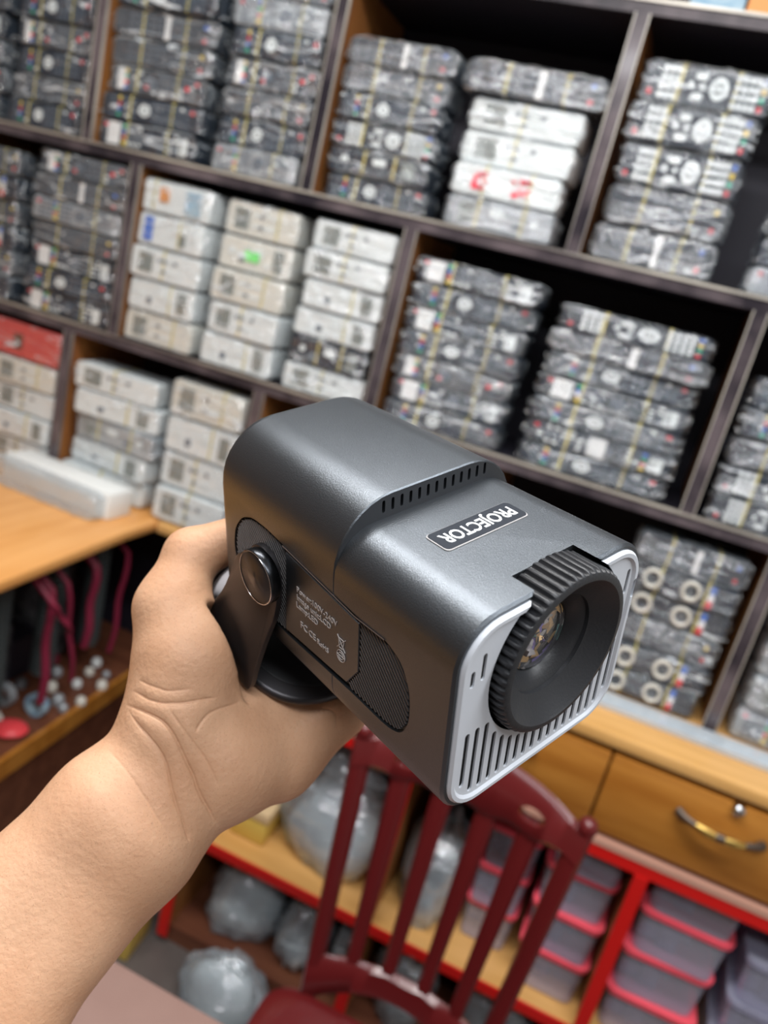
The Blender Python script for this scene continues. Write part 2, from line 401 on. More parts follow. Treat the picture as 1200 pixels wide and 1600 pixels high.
ZT = .0617
rings = [sec(.005, .05, .021, .004), sec(0, .05, .021, .004), sec(0, .05, .021, .0012), sec(.0012, .05, .021, 0),
         sec(PS - .0002, .05, .021, 0), sec(PS, ZT, .031, .0006), sec(PS + .0006, ZT, .031, 0),
         sec(PL - .006, ZT, .031, 0), sec(PL - .003, ZT, .031, .0008), sec(PL - .001, ZT, .031, .0028), sec(PL, ZT, .031, .006)]
def recess_outline(g=0.):
    """long rounded recess on the side, (y, z) outline"""
    pts = [(.1165, .0235 + g), (.0590, .0185 + g), (.0400, .0195 + g), (.0285, .0145 + g), (.0238 - g, .004), (.0232 - g, -.011),
           (.0275 - g, -.0195 - g * .7), (.0350, -.0228 - g), (.0640, -.0225 - g), (.1200, -.0255 - g), (.1480, -.0235 - g), (.1590 + g * .7, -.015), (.1640 + g, -.002),
           (.1620 + g * .7, .011), (.1550, .0200 + g * .7), (.1450, .0245 + g), (.1300, .0250 + g)]
    # corner rounding by Chaikin
    for _ in range(2):
        q = []
        for i in range(len(pts)):
            a, b = pts[i], pts[(i + 1) % len(pts)]
            q += [(a[0] * .8 + b[0] * .2, a[1] * .8 + b[1] * .2), (a[0] * .2 + b[0] * .8, a[1] * .2 + b[1] * .8)]
        pts = q
    return pts
rc = MB().loft([[side_pt(y, z, .004) for y, z in recess_outline(.0012)], [side_pt(y, z, -.0022) for y, z in recess_outline(.0012)]])
XC, ZC, RR = .0027, .0140, .0386
notch = MB().lathe([(.0408, -.02), (.0408, .0128)], 72, 'y', cap0=True, cap1=True, c=(XC, 0, ZC))
vents = MB()
for i in range(13):
    x = -.0285 + i * .0052
    vents.loft([[(px_, y, pz) for px_, pz in rrect(x - .00085, x + .00085, .0528, .0588, .0008, 3)] for y in (PS - .004, PS + .004)])
housing = pbuild(MB().loft(rings), 'housing', X['gunmetal'], smooth=30, cut=[rc, notch, vents])
# shade inside vent and grille slots put in as black plates; dark step face
band = MB()
ro = [(x, z) for x, _, z in sec(PS, ZT, .031, .0004, 14)]
pbuild(MB().loft([[(x, PS + .0036, z) for x, z in rrect(-.034, .0355, .0518, .0592, .002, 4)], [(x, PS + .0039, z) for x, z in rrect(-.034, .0355, .0518, .0592, .002, 4)]]), 'vent_slot_shade', X['slot'])
pbuild(MB().loft([[(x, .0005, z) for x, z in rrect(-.0525, .0525, -.0455, .0455, .016, 5)], [(x, .0009, z) for x, z in rrect(-.0525, .0525, -.0455, .0455, .016, 5)]]), 'grille_slot_shade', X['slot'],
       cut=[MB().lathe([(.0404, -.02), (.0404, .02)], 72, 'y', cap0=True, cap1=True, c=(.0027, 0, .0140))])
housing.data.materials.append(mat('step_face', (.028, .030, .034), .5))
for p in housing.data.polygons:
    if p.normal.y < -.85 and abs(p.center.y - PS * S) < .0006: p.material_index = 1
# seam ring round the body at the step
def seam(y, zt, rt, name, m, off=.0002, w=.0005):
    return pbuild(MB().loft([sec(y, zt, rt, -off), sec(y + w, zt, rt, -off), sec(y + w, zt, rt, .0006), sec(y, zt, rt, .0006), sec(y, zt, rt, -off)], cap0=False, cap1=False), name, m)

# light grey front grille
def pan(y, inset, n=8): return [(x, y, z) for x, z in rrect(-PW / 2 + .0026 + inset, PW / 2 - .0026 - inset, -.0474 + inset, .0474 - inset, (max(.0185 - inset, .001), max(.0185 - inset, .001)), n)]
slots = MB()
def slot(x, z0, z1, w=.0013):
    slots.loft([[(a, y, b) for a, b in rrect(x - w, x + w, z0, z1, w * .95, 3)] for y in (-.006, .0018)])
for i in range(18):
    x = -.0465 + i * .0056
    zb = (-.0350, -.0410)[i] if i < 2 else (-.0418 if i < 16 else (-.0400, -.0340)[i - 16])
    d = RR + .0042; dx = x - XC
    zt = ZC - math.sqrt(d * d - dx * dx) if abs(dx) < d * .999 else -.004
    zt = min(zt, -.005 if i < 9 else -.002)
    slot(x, zb, zt)
for x, z0, z1 in ((-.0478, .0195, .0275), (-.0422, .0205, .0335), (.0478, .0215, .0345), (.0530, .0180, .0280)): slot(x, z0, z1, .0011)
hole = MB().lathe([(.0402, -.02), (.0402, .02)], 72, 'y', cap0=True, cap1=True, c=(XC, 0, ZC))
pbuild(MB().loft([pan(.0003, 0), pan(-.0006, 0), pan(-.0018, .0010), pan(-.0018, .0028), pan(-.0006, .0040)]), 'front_grille', X['panel_grey'], cut=[hole, slots], smooth=30)['label'] = 'light grey slotted front grille'

# ribbed focus ring and lens
NR = 58
ringm = MB(); prof = []
def gear(y, r, amp):
    out = []
    for i in range(NR * 8):
        ph = (i % 8); k = (0, 0, .15, .85, 1, 1, .85, .15)[ph]
        a = 2 * math.pi * i / (NR * 8); rr = r - amp * k
        out.append((XC + rr * math.cos(a), y, ZC + rr * math.sin(a)))
    return out
ringm.loft([gear(.0126, .034, 0), gear(.0126, RR - .001, .001), gear(.0115, RR, .0019), gear(-.0035, RR, .0019), gear(-.0050, RR - .0003, .0014), gear(-.0062, RR - .0012, 0), gear(-.0068, RR - .0026, 0),
            gear(-.0068, RR - .0044, 0), gear(-.0060, RR - .0052, 0), gear(.0008, .0245, 0), gear(.0012, .0238, 0), gear(.0030, .0236, 0), gear(.0034, .0228, 0), gear(.0078, .0172, 0), gear(.0090, .0168, 0), gear(.0118, .0166, 0)], cap0=False, cap1=False)
fr = pbuild(ringm, 'focus_ring', X['black_ring'], smooth=40)
# optics behind the lens, room reflections painted as coloured facets
rnd = random.Random(4)
opt = MB(); pts = []
cm = [mat('optic_glint_gold', (.95, .62, .25), .28, .35), mat('optic_glint_violet', (.35, .25, .75), .28, .35), mat('optic_glint_teal', (.35, .75, .68), .28, .35), mat('optic_glint_pale', (.95, .92, .88), .25, .35), mat('optic_dark', (.05, .03, .03), .2)]
for ri in range(6):
    for k in range(12):
        r0, r1 = .0027 * ri, .0027 * (ri + 1); a0, a1 = k * math.pi / 6 + ri * .2, (k + 1) * math.pi / 6 + ri * .2
        j = [rnd.uniform(-.0011, .0011) for _ in range(4)]
        yb = .0118 - (ri * .0004)
        q = [(XC + r * math.cos(a), yb + jj, ZC + r * math.sin(a)) for (r, a), jj in zip(((r0, a0), (r1, a0), (r1, a1), (r0, a1)), j)]
        opt.add(q, [(0, 1, 2, 3)], rnd.choice((0, 0, 0, 1, 2, 3, 3, 4)))
opt.lathe([(.0001, .0135), (.0166, .0135)], 24, 'y', 4, c=(XC, 0, ZC))
pbuild(opt, 'lens_optic_glints', cm, smooth=0, parent=fr)
lg = mat('lens_glass', (.95, .95, 1.0), .0, trans=1., ior=1.5, coat=.5)
dome = [(.0167 * math.sin(t), .0082 - .0042 * math.cos(t) + .0012) for t in [math.radians(89.9) * k / 10 for k in range(10, -1, -1)]]
dome2 = [(r * .96, h + .0016) for r, h in reversed(dome)]
pbuild(MB().lathe(dome + dome2, 40, 'y', c=(XC, 0, ZC)), 'lens', lg, smooth=60, parent=fr)['label'] = 'domed glass lens'
def text_mb(body, size, ext=.0002, bold=0., sx=1., align='CENTER'):
    cu = bpy.data.curves.new('t', 'FONT'); cu.body = body; cu.size = size; cu.extrude = ext; cu.align_x = align; cu.align_y = 'CENTER'; cu.offset = bold; cu.resolution_u = 3
    o = bpy.data.objects.new('t', cu); COL.objects.link(o)
    dg = bpy.context.evaluated_depsgraph_get(); dg.update()
    me = bpy.data.meshes.new_from_object(o.evaluated_get(dg), depsgraph=dg)
    mb = MB(); mb.add([(v.co.x * sx, v.co.y, v.co.z) for v in me.vertices], [tuple(p.vertices) for p in me.polygons])
    bpy.data.objects.remove(o); bpy.data.meshes.remove(me); return mb
def place(mb, origin, ex, ey):
    ex = Vector(ex).normalized(); ey = Vector(ey).normalized(); ez = ex.cross(ey); o = Vector(origin)
    mb.v = [tuple(o + ex * x + ey * y + ez * z) for x, y, z in mb.v]; return mb

# name plate on top: reads upside-down from the lens side
def plate(inset, z): return [(x, y, z) for x, y in rrect(-.0246 + inset, .0256 - inset, .0397 + inset, .0541 - inset, .0022, 5)]
npf = pbuild(MB().loft([plate(0, .0495), plate(0, .0504), plate(.0003, .05055)]), 'name_plate', X['plate_rim'])
pbuild(MB().loft([plate(.0005, .0500), plate(.0005, .05075)]), 'plate_face', X['navy'], parent=npf)
pbuild(place(text_mb('PROJECTOR', .0100, .0002, .00012, .79), (.0006, .0470, .0509), (-1, 0, 0), (0, -1, 0)), 'plate_lettering', X['print_white'], parent=npf, smooth=0)

# ribbed side recess with centre plate and print
rec = MB(); ol = recess_outline(0)
rec.loft([[side_pt(y, z, -.0024) for y, z in ol], [side_pt(y, z, -.0016) for y, z in ol]])
rp = pbuild(rec, 'side_insert', X['gun_dark'], smooth=0)
ribs = [MB(), MB()]
def inside(y, z):
    c = False; n = len(ol); j = n - 1
    for i in range(n):
        yi, zi = ol[i]; yj, zj = ol[j]
        if (zi > z) != (zj > z) and y < (yj - yi) * (z - zi) / (zj - zi) + yi: c = not c
        j = i
    return c
cplate = [(.1142, .0222), (.0572, .0173), (.0568, -.0088), (.0650, -.0208), (.1155, -.0236)]
def inplate(y, z):
    n = len(cplate); c = False; j = n - 1
    for i in range(n):
        yi, zi = cplate[i]; yj, zj = cplate[j]
        if (zi > z) != (zj > z) and y < (yj - yi) * (z - zi) / (zj - zi) + yi: c = not c
        j = i
    return c
sl = .95                                        # slant of the ribs: dy per -dz
for i in range(68):
    c0 = .004 + i * .0028
    run = None
    for k in range(0, 120):
        z = .027 - k * .00045; y = c0 + sl * (z)
        ok = inside(y, z) and not inplate(y, z)
        if ok and run is None: run = [(y, z), (y, z)]
        elif ok: run[1] = (y, z)
        if (not ok or k == 119) and run is not None:
            (ya, za), (yb, zb) = run; run = None
            if za - zb > .002:
                h = .0009
                v = [side_pt(ya - h, za, -.0018), side_pt(ya + h, za, -.0018), side_pt(yb + h, zb, -.0018), side_pt(yb - h, zb, -.0018),
                     side_pt(ya - h * .4, za, -.0004), side_pt(ya + h * .4, za, -.0004), side_pt(yb + h * .4, zb, -.0004), side_pt(yb - h * .4, zb, -.0004)]
                ribs[0 if ya < .09 else 1].add(v, [(0, 1, 2, 3), (4, 7, 6, 5), (0, 4, 5, 1), (1, 5, 6, 2), (2, 6, 7, 3), (3, 7, 4, 0)])
rm_ = mat('rib_metal', (.075, .07, .07), .4, .6)
for r_ in ribs: pbuild(r_, 'ribs', rm_, smooth=0, parent=rp)
cpl = pbuild(MB().loft([[side_pt(y, z, -.0020) for y, z in cplate], [side_pt(y, z, -.0004) for y, z in cplate], [side_pt(y * .99 + .0008, z * .98, .0001) for y, z in cplate]]), 'spec_plate', X['gunmetal'], smooth=0, parent=rp)
EX = (-TAP, -1, 0); EY = (0, .02, 1)
def side_text(t, size, y, z, bold=0.0):
    return place(text_mb(t, size, .00012, bold, 1.0, 'LEFT'), side_pt(y, z, .0003), EX, (-.0, .075, 1))
st = MB()
for t, s_, y, z in (('Power:100V-240V', .0044, .1050, .0068), ('Image unit:LCD', .0044, .1050, .0023), ('Lamp:LED', .0044, .1055, -.0022), ('FC', .0052, .1020, -.0118), ('CE', .0050, .0950, -.0120), ('RoHS', .0040, .0880, -.0125)):
    p_ = side_text(t, s_, y, z); st.add(p_.v, p_.f)
def stroke(pts, r=.00022): st.tube([side_pt(y, z, .0004) for y, z in pts], r, 5)
# crossed-out bin and round mark
bx, bz = .0690, -.0010
stroke([(bx + .0020, bz + .0022), (bx + .0013, bz - .0028), (bx - .0013, bz - .0028), (bx - .0020, bz + .0022), (bx + .0020, bz + .0022)])
stroke([(bx + .0030, bz + .0034), (bx - .0030, bz - .0036)]); stroke([(bx - .0030, bz + .0034), (bx + .0030, bz - .0036)])
bz = -.0082
for rr in (.0030, .0018): stroke([(bx + rr * math.cos(t * math.pi / 8), bz + rr * math.sin(t * math.pi / 8)) for t in range(17)])
stroke([(bx + .003, bz), (bx - .003, bz)])
o = pbuild(st, 'spec_print', X['print_grey'], smooth=0, parent=cpl)
# thin groove line along the edge above the plate
pbuild(MB().tube([side_pt(y, z, .0002) for y, z in ((.1165, .0244), (.1000, .0229), (.0600, .0193), (.0400, .0203))], .0004, 6), 'edge_strip', X['chrome'], parent=rp)

# U-shaped swivel stand: side arms, pivot knobs, rounded base
P0v = Vector((0, .1819, -.0622)); U3 = Vector((0, -.9322, -.3620)); N3 = Vector((0, .3620, -.9322))
def bp(x, u, d=0.): return tuple(P0v + Vector((x, 0, 0)) + U3 * u + N3 * d)
def base_ring(hw, hu, d, n=56, uc=.0175, e=2.7):
    out = []
    for k in range(n):
        a = 2 * math.pi * k / n; c, s_ = math.cos(a), math.sin(a)
        out.append(bp(hw * math.copysign(abs(c) ** (2 / e), c), uc + hu * math.copysign(abs(s_) ** (2 / e), s_), d))
    return out
base = pbuild(MB().loft([base_ring(.0560, .0520, -.0012), base_ring(.0582, .0540, -.0004), base_ring(.0588, .0546, .0012), base_ring(.0584, .0542, .0032), base_ring(.0560, .0520, .0042)]), 'stand_base', X['bracket'], smooth=50)
base_pad = pbuild(MB().loft([base_ring(.050, .046, -.0014), base_ring(.049, .045, -.0020)]), 'stand_pad', X['black_matte'], smooth=40, parent=base)
def arm(sx):
    prof = [(.1420, .0080), (.1535, .0030), (.1610, -.0120), (.1720, -.0330), (.1860, -.0500), (.1925, -.0575), (.1819, -.0635), (.1640, -.0705), (.1480, -.0765), (.1385, -.0770), (.1345, -.0600), (.1270, -.0360), (.1175, -.0130), (.1150, .0020), (.1165, .0120), (.1220, .0180), (.1290, .0195), (.1370, .0165)]
    pts = prof
    for _ in range(2):
        q = []
        for i in range(len(pts)):
            a, b = pts[i], pts[(i + 1) % len(pts)]
            q += [(a[0] * .75 + b[0] * .25, a[1] * .75 + b[1] * .25), (a[0] * .25 + b[0] * .75, a[1] * .25 + b[1] * .75)]
        pts = q
    rg = []
    for off, sh in ((.0012, .94), (.0016, 1.), (.0046, 1.), (.0054, .96)):
        cy, cz = .148, -.03
        r_ = []
        for y, z in pts:
            y2, z2 = cy + (y - cy) * sh, cz + (z - cz) * sh
            xx, yy, zz_ = side_pt(y2, z2, off + max(0, -.02 - z2) * .10)
            r_.append((xx * (1 if sx < 0 else -1), yy, zz_))
        rg.append(r_)
    return pbuild(MB().loft(rg), 'stand_arm', X['bracket'], smooth=45)
def knob(sx):
    c = side_pt(.1255, .0055, 0)
    nx = -1 if sx < 0 else 1
    pr = [(.0122, .0040), (.0136, .0050), (.0140, .0056), (.0142, .0100), (.0139, .0105), (.0134, .0106), (.0130, .0103), (.0060, .0103), (.0001, .0104)]
    mb = MB(); mb.lathe([(r, h * nx) for r, h in pr], 44, 'x', c=(c[0] * (1 if sx < 0 else -1), c[1], c[2]))
    k = pbuild(mb, 'pivot_knob', X['knob_metal'], smooth=40)
    pbuild(MB().lathe([(.0130, .0102 * nx), (.0126, .01055 * nx), (.0001, .0107 * nx)], 44, 'x', c=(c[0] * (1 if sx < 0 else -1), c[1], c[2])), 'knob_cap', X['chrome_dark'], parent=k, smooth=60)
    pbuild(MB().tube([(c[0] * (1 if sx < 0 else -1) + .0105 * nx, c[1] + .0136 * math.cos(t * math.pi / 24), c[2] + .0136 * math.sin(t * math.pi / 24)) for t in range(49)], .00025, 6, caps=False), 'knob_rim', X['chrome'], parent=k)
    return k
cd = mat('chrome_dark', (.05, .05, .055), .34, .7); X['chrome_dark'] = cd
nt = cd.node_tree; b_ = nt.nodes['Principled BSDF']; b_.inputs['Anisotropic'].default_value = .9
tg = nt.nodes.new('ShaderNodeTangent'); tg.direction_type = 'RADIAL'; tg.axis = 'X'; nt.links.new(tg.outputs[0], b_.inputs['Tangent'])
for sx in (-1, 1): arm(sx); knob(sx)

# ------------------------------------------------------------------ the hand
def surface_nets(F, lo, h):
    nx, ny, nz = F.shape; ins = F < 0
    cnt = np.zeros((nx - 1, ny - 1, nz - 1), np.int32); acc = np.zeros((nx - 1, ny - 1, nz - 1, 3))
    c = [(i, j, k) for i in (0, 1) for j in (0, 1) for k in (0, 1)]
    def sub(A, o): return A[o[0]:o[0] + nx - 1, o[1]:o[1] + ny - 1, o[2]:o[2] + nz - 1]
    for a in c:
        for ax in range(3):
            if a[ax]: continue
            b = list(a); b[ax] = 1
            fa, fb = sub(F, a), sub(F, b); cr = sub(ins, a) != sub(ins, b)
            t = np.where(cr, fa / np.where(cr, fa - fb, 1), 0)
            p = np.zeros(fa.shape + (3,)); p[..., 0] = a[0]; p[..., 1] = a[1]; p[..., 2] = a[2]; p[..., ax] += t
            acc += p * cr[..., None]; cnt += cr
    act = cnt > 0; idx = -np.ones(act.shape, np.int64); idx[act] = np.arange(act.sum())
    ijk = np.argwhere(act); V = (ijk + acc[act] / cnt[act][:, None]) * h + lo
    faces = []
    for ax in range(3):
        u, v = [(1, 2), (2, 0), (0, 1)][ax]
        A = [slice(1, -1)] * 3; A[ax] = slice(0, -1); B = [slice(1, -1)] * 3; B[ax] = slice(1, None)
        ia, ib = ins[tuple(A)], ins[tuple(B)]
        for flip, mask in ((False, ia & ~ib), (True, ~ia & ib)):
            P = np.argwhere(mask); off = np.ones(3, int); off[ax] = 0; P = P + off
            def g(du, dv):
                Q = P.copy(); Q[:, u] -= du; Q[:, v] -= dv; return idx[Q[:, 0], Q[:, 1], Q[:, 2]]
            q = np.stack([g(1, 1), g(0, 1), g(0, 0), g(1, 0)], 1)
            if flip: q = q[:, ::-1]
            faces.append(q)
    return V, np.concatenate(faces)

ND = {
'F00':(-0.2080,0.1686,1.2134),'F0':(-0.1837,0.2019,1.2629),'F1':(-0.1670,0.2295,1.3014),'F2':(-0.1566,0.2565,1.3265),'WR':(-0.1521,0.2793,1.3433),
'HY':(-0.1190,0.3194,1.3461),'HY2':(-0.1348,0.2967,1.3476),'TH1':(-0.1575,0.2868,1.3672),'TH2':(-0.1632,0.2985,1.3890),'TC':(-0.1807,0.3025,1.4087),
'TIP0':(-0.1848,0.3187,1.4301),'TIP1':(-0.1696,0.3290,1.4420),'TH3':(-0.1588,0.3140,1.3748),'I0':(-0.1623,0.3570,1.3985),'M0':(-0.1435,0.3530,1.3905),
'R0':(-0.1249,0.3462,1.3822),'P0':(-0.0990,0.3380,1.3722),'I1':(-0.1432,0.3938,1.4114),'I2':(-0.1324,0.4094,1.4250),'I3':(-0.1254,0.4064,1.4453),
'M1':(-0.1238,0.3902,1.4044),'M2':(-0.1122,0.4074,1.4186),'M3':(-0.1050,0.4048,1.4391),'R1':(-0.1063,0.3812,1.3953),'R2':(-0.0953,0.3972,1.4091),
'R3':(-0.0883,0.3943,1.4294),'P1':(-0.0909,0.3682,1.3848),'P2':(-0.0816,0.3809,1.3974),'P3':(-0.0751,0.3770,1.4174)}
ND = {k: np.array(v) for k, v in ND.items()}
ARM_DIR = ND['F00'] - ND['F0']; ARM_DIR /= np.linalg.norm(ARM_DIR)
ND['E'] = ND['F00'] + ARM_DIR * .08
PALM_N = np.array((.41, -.75, .52)); PALM_N /= np.linalg.norm(PALM_N)      # the way the palm side of the wrist faces
SIDE = np.cross(ARM_DIR, PALM_N); SIDE /= np.linalg.norm(SIDE)

def build_hand(h=.0014):
    lo = np.array((-.34, .085, 1.10)); hi = np.array((-.045, .435, 1.475))
    n = np.ceil((hi - lo) / h).astype(int)
    g = [lo[i] + h * np.arange(n[i]) for i in range(3)]
    def region(a, b, r):
        mn = np.minimum(a, b) - r; mx = np.maximum(a, b) + r
        s = [slice(max(0, int((mn[i] - lo[i]) / h)), min(n[i], int((mx[i] - lo[i]) / h) + 2)) for i in range(3)]
        return tuple(s)
    BIG = .03
    def field(caps, k):
        F = np.full(n, BIG, np.float32)
        for a, ra, b, rb in caps:
            a = np.array(a, float); b = np.array(b, float)
            s = region(a, b, max(ra, rb) + .028)
            P = np.stack(np.meshgrid(g[0][s[0]], g[1][s[1]], g[2][s[2]], indexing='ij'), -1).astype(np.float32)
            ab = b - a; t = np.clip(((P - a) @ ab) / (ab @ ab), 0, 1)
            d = np.sqrt((((P - a) - t[..., None] * ab) ** 2).sum(-1)) - (ra + (rb - ra) * t)
            d = np.minimum(d, BIG)
            f = F[s]; hh = np.clip(.5 + .5 * (f - d) / k, 0, 1)
            F[s] = f + (d - f) * hh - k * hh * (1 - hh)
        return F
    s = SIDE; N_ = ND; pn = PALM_N
    def off(a, t, q=0.): return N_[a] + s * t + pn * q
    palm = [(off('E', .016, -.006), .030, off('F0', .0135, -.004), .0275), (off('E', -.016, -.006), .030, off('F0', -.0135, -.004), .0275),
            (off('F0', .0135, -.004), .0275, off('F2', .0115, -.003), .0225), (off('F0', -.0135, -.004), .0275, off('F2', -.0115, -.003), .0225),
            (off('F2', .0115, -.003), .0225, off('WR', .0090, -.003), .0195), (off('F2', -.0115, -.003), .0225, off('WR', -.0115, -.003), .0200),
            (off('WR', .0085), .0185, N_['TH1'], .0200), (N_['TH1'], .0200, N_['TH2'], .0215), (N_['TH2'], .0215, N_['TC'], .0160),
            (off('WR', -.011), .0200, N_['HY2'], .0200), (N_['HY2'], .0205, N_['HY'], .0195), (N_["HY"], .0190, N_["P0"], .0150),
            (N_['WR'], .0190, N_['TH3'], .0190), (N_['TH3'], .019, N_['I0'], .0120), (N_['TH3'], .018, N_['M0'], .0120), (N_['HY2'], .018, N_['M0'], .0120), (N_['HY2'], .018, N_['R0'], .0125),
            (N_['TH2'], .018, N_['I0'], .0115), (N_['TH2'], .020, N_['TH3'], .019), (N_['HY2'], .020, N_['TH3'], .019), (N_['HY2'], .02, N_['TH1'], .02)]
    F = field(palm, .014)
    def join(A, B, k):
        hh = np.clip(.5 + .5 * (A - B) / k, 0, 1); return A + (B - A) * hh - k * hh * (1 - hh)
    th = field([(N_['TC'], .0155, N_['TIP0'], .0132), (N_['TIP0'], .0132, N_['TIP1'], .0108)], .004)
    F = join(F, th, .010)
    out = F
    for c, r in (('I', .0088), ('M', .0090), ('R', .0086), ('P', .0078)):
        f_ = field([(N_[c + '0'], r * 1.22, N_[c + '1'], r * 1.02), (N_[c + '1'], r * 1.02, N_[c + '2'], r * .94), (N_[c + '2'], r * .94, N_[c + '3'], r * .82)], .003)
        out = np.minimum(out, join(F, f_, .008))
    # flesh gives way where the stand base and the body press on it
    inv = np.array(PROJ_MAT.inverted()); P = np.stack(np.meshgrid(*g, indexing='ij'), -1).astype(np.float32)
    Lc = (P @ inv[:3, :3].T.astype(np.float32) + inv[:3, 3].astype(np.float32)) / S
    px, py, pz = Lc[..., 0], Lc[..., 1], Lc[..., 2]
    qb = (py - .1819) * -.9322 + (pz + .0622) * -.3620 - .0175; qn = (py - .1819) * .3620 + (pz + .0622) * -.9322
    rb = ((np.abs(px) / .0588) ** 2.7 + (np.abs(qb) / .0546) ** 2.7) ** (1 / 2.7)
    sb = np.maximum((rb - 1) * .055, np.maximum(qn - .0042, -.019 - qn))
    bx = np.maximum(np.maximum(np.abs(px) - (.0575 - TAP * py), np.abs(pz - .005) - .0567), np.maximum(-py, py - PL))
    ax_ = np.maximum(np.abs(np.abs(px) - .0565) - .0085, np.maximum(np.abs(py - .150) - .045, np.maximum(-.082 - pz, pz - .02)))
    ax_ = np.maximum(ax_, (py - .1819) * .3620 + (pz + .0622) * -.9322 - .004)
    sl_ = (py - .142) * .86 + (pz - .008) * .51 - .004          # rear edge line of the stand arm
    ax_ = np.maximum(ax_, sl_)
    obs = np.minimum(np.minimum(sb, bx), ax_) * S
    out = np.maximum(out, .0006 - obs)
    V, Q = surface_nets(out, lo, h)
    return V, Q
V, Q = build_hand()
me = bpy.data.meshes.new('hand'); me.from_pydata(V.tolist(), [], Q.tolist()); me.update()
bm = bmesh.new(); bm.from_mesh(me)
bmesh.ops.recalc_face_normals(bm, faces=bm.faces)
for _ in range(6): bmesh.ops.smooth_vert(bm, verts=bm.verts, factor=.5, use_axis_x=True, use_axis_y=True, use_axis_z=True)
bm.to_mesh(me); bm.free()
# skin folds of wrist and palm
CREASES = [  # points, depth, width
 ([(-.168,.2546,1.3851),(-.1542,.2576,1.3813),(-.1426,.2591,1.3748),(-.1306,.2591,1.3629),(-.1202,.2589,1.352),(-.1126,.2592,1.3455)], .0017, .0013),
 ([(-.1663,.2541,1.3817),(-.1557,.255,1.3741),(-.1445,.2555,1.3647),(-.1325,.2555,1.3528),(-.1233,.2548,1.3416),(-.1204,.2543,1.3369)], .0012, .0011),
 ([(-.1695,.2489,1.3677),(-.1568,.2508,1.3615),(-.1444,.2518,1.3525),(-.1335,.2518,1.3416),(-.1257,.2514,1.3328)], .00035, .0012),
 ([(-.1669,.2563,1.3897),(-.1553,.2595,1.3887),(-.1404,.2649,1.3918),(-.1288,.27,1.397)], .0010, .0010),
 ([(-.1411,.2792,1.3681),(-.1368,.2837,1.3785),(-.1262,.2906,1.3908)], .0008, .0013),
 ([(-.0974,.3003,1.394),(-.09,.3015,1.3908),(-.0839,.3008,1.3825)], .0010, .0009),
 ([(-.1669,.258,1.3952),(-.1556,.2608,1.3932),(-.1417,.2657,1.3955)], .0006, .0010),
 ([(-.1507,.2603,1.3869),(-.1361,.2624,1.3792),(-.1245,.2627,1.3686),(-.1174,.262,1.3595)], .0006, .0010)]
eye = np.array((0, 0, EYE))
def mesh_arrays(me):
    nv = len(me.vertices)
    co = np.empty(nv * 3); me.vertices.foreach_get('co', co); co = co.reshape(-1, 3)
    no = np.empty(nv * 3); me.vertices.foreach_get('normal', no); no = no.reshape(-1, 3)
    return co, no, np.clip((no @ PALM_N) * 3.0 + .75, 0, 1)
def seg_dist(co, fine):
    best = np.full(len(co), 9.); tt = np.zeros(len(co))
    near = np.where((co > fine.min(0) - .012).all(1) & (co < fine.max(0) + .012).all(1))[0]; cn = co[near]
    bn = np.full(len(near), 9.); tn = np.zeros(len(near))
    for i in range(len(fine) - 1):
        a, b = fine[i], fine[i + 1]; ab = b - a; L2 = ab @ ab + 1e-12
        t = np.clip(((cn - a) @ ab) / L2, 0, 1); d = np.linalg.norm(cn - a - np.outer(t, ab), axis=1)
        m_ = d < bn; bn[m_] = d[m_]; tn[m_] = (i + t[m_]) / (len(fine) - 1)
    best[near] = bn; tt[near] = tn
    return best, tt
co, no, fac = mesh_arrays(me)
CURVES = []
for pts, dep, wid in CREASES:                 # each fold becomes a smooth curve lying on the skin
    P = np.array(pts); dirs = P - eye; dirs /= np.linalg.norm(dirs, axis=1)[:, None]; R3 = []
    for p, d in zip(P, dirs):
        w = co - eye; t = w @ d; dist = np.linalg.norm(w - np.outer(t, d), axis=1) + 1.0 * (fac <= 0)
        near = np.where(dist < .003)[0]
        R3.append(co[near[np.argmin(t[near])]] if len(near) else p)
    R3 = np.array(R3); n_ = len(R3); fine = []
    for i in range(n_ - 1):
        p0, p1, p2, p3 = R3[max(i - 1, 0)], R3[i], R3[i + 1], R3[min(i + 2, n_ - 1)]
        for t in np.linspace(0, 1, 8, endpoint=False):
            fine.append(.5 * ((2 * p1) + (-p0 + p2) * t + (2 * p0 - 5 * p1 + 4 * p2 - p3) * t * t + (-p0 + 3 * p1 - 3 * p2 + p3) * t ** 3))
    fine.append(R3[-1]); fine = np.array(fine)
    # drop the in-between samples onto the nearest skin
    for k in range(len(fine)):
        fine[k] = co[np.argmin(((co - fine[k]) ** 2).sum(1))]
    for _ in range(3): fine[1:-1] = (fine[:-2] + 2 * fine[1:-1] + fine[2:]) / 4
    CURVES.append((fine, dep, wid))
bestall = np.min([seg_dist(co, c[0])[0] for c in CURVES], axis=0)
bm = bmesh.new(); bm.from_mesh(me); bm.verts.ensure_lookup_table()
es = [e for e in bm.edges if bestall[e.verts[0].index] < .0036 and bestall[e.verts[1].index] < .0036]
bmesh.ops.subdivide_edges(bm, edges=es, cuts=3, use_grid_fill=True)
bm.to_mesh(me); bm.free(); me.update()
co, no, fac = mesh_arrays(me); disp = np.zeros(len(co))
for fine, dep, wid in CURVES:
    best, tt = seg_dist(co, fine)
    taper = np.clip(np.minimum(tt, 1 - tt) * 7, .15, 1)
    disp += dep * taper * (.50 * np.exp(-(best / (wid * .50)) ** 2) + .45 * np.exp(-(best / (wid * 1.9)) ** 2))
co -= no * (disp * fac)[:, None]
me.vertices.foreach_set('co', co.ravel()); me.update()
me.polygons.foreach_set('use_smooth', [True] * len(me.polygons))
me.materials.append(X['skin'])
hand = bpy.data.objects.new('person', me); COL.objects.link(hand)
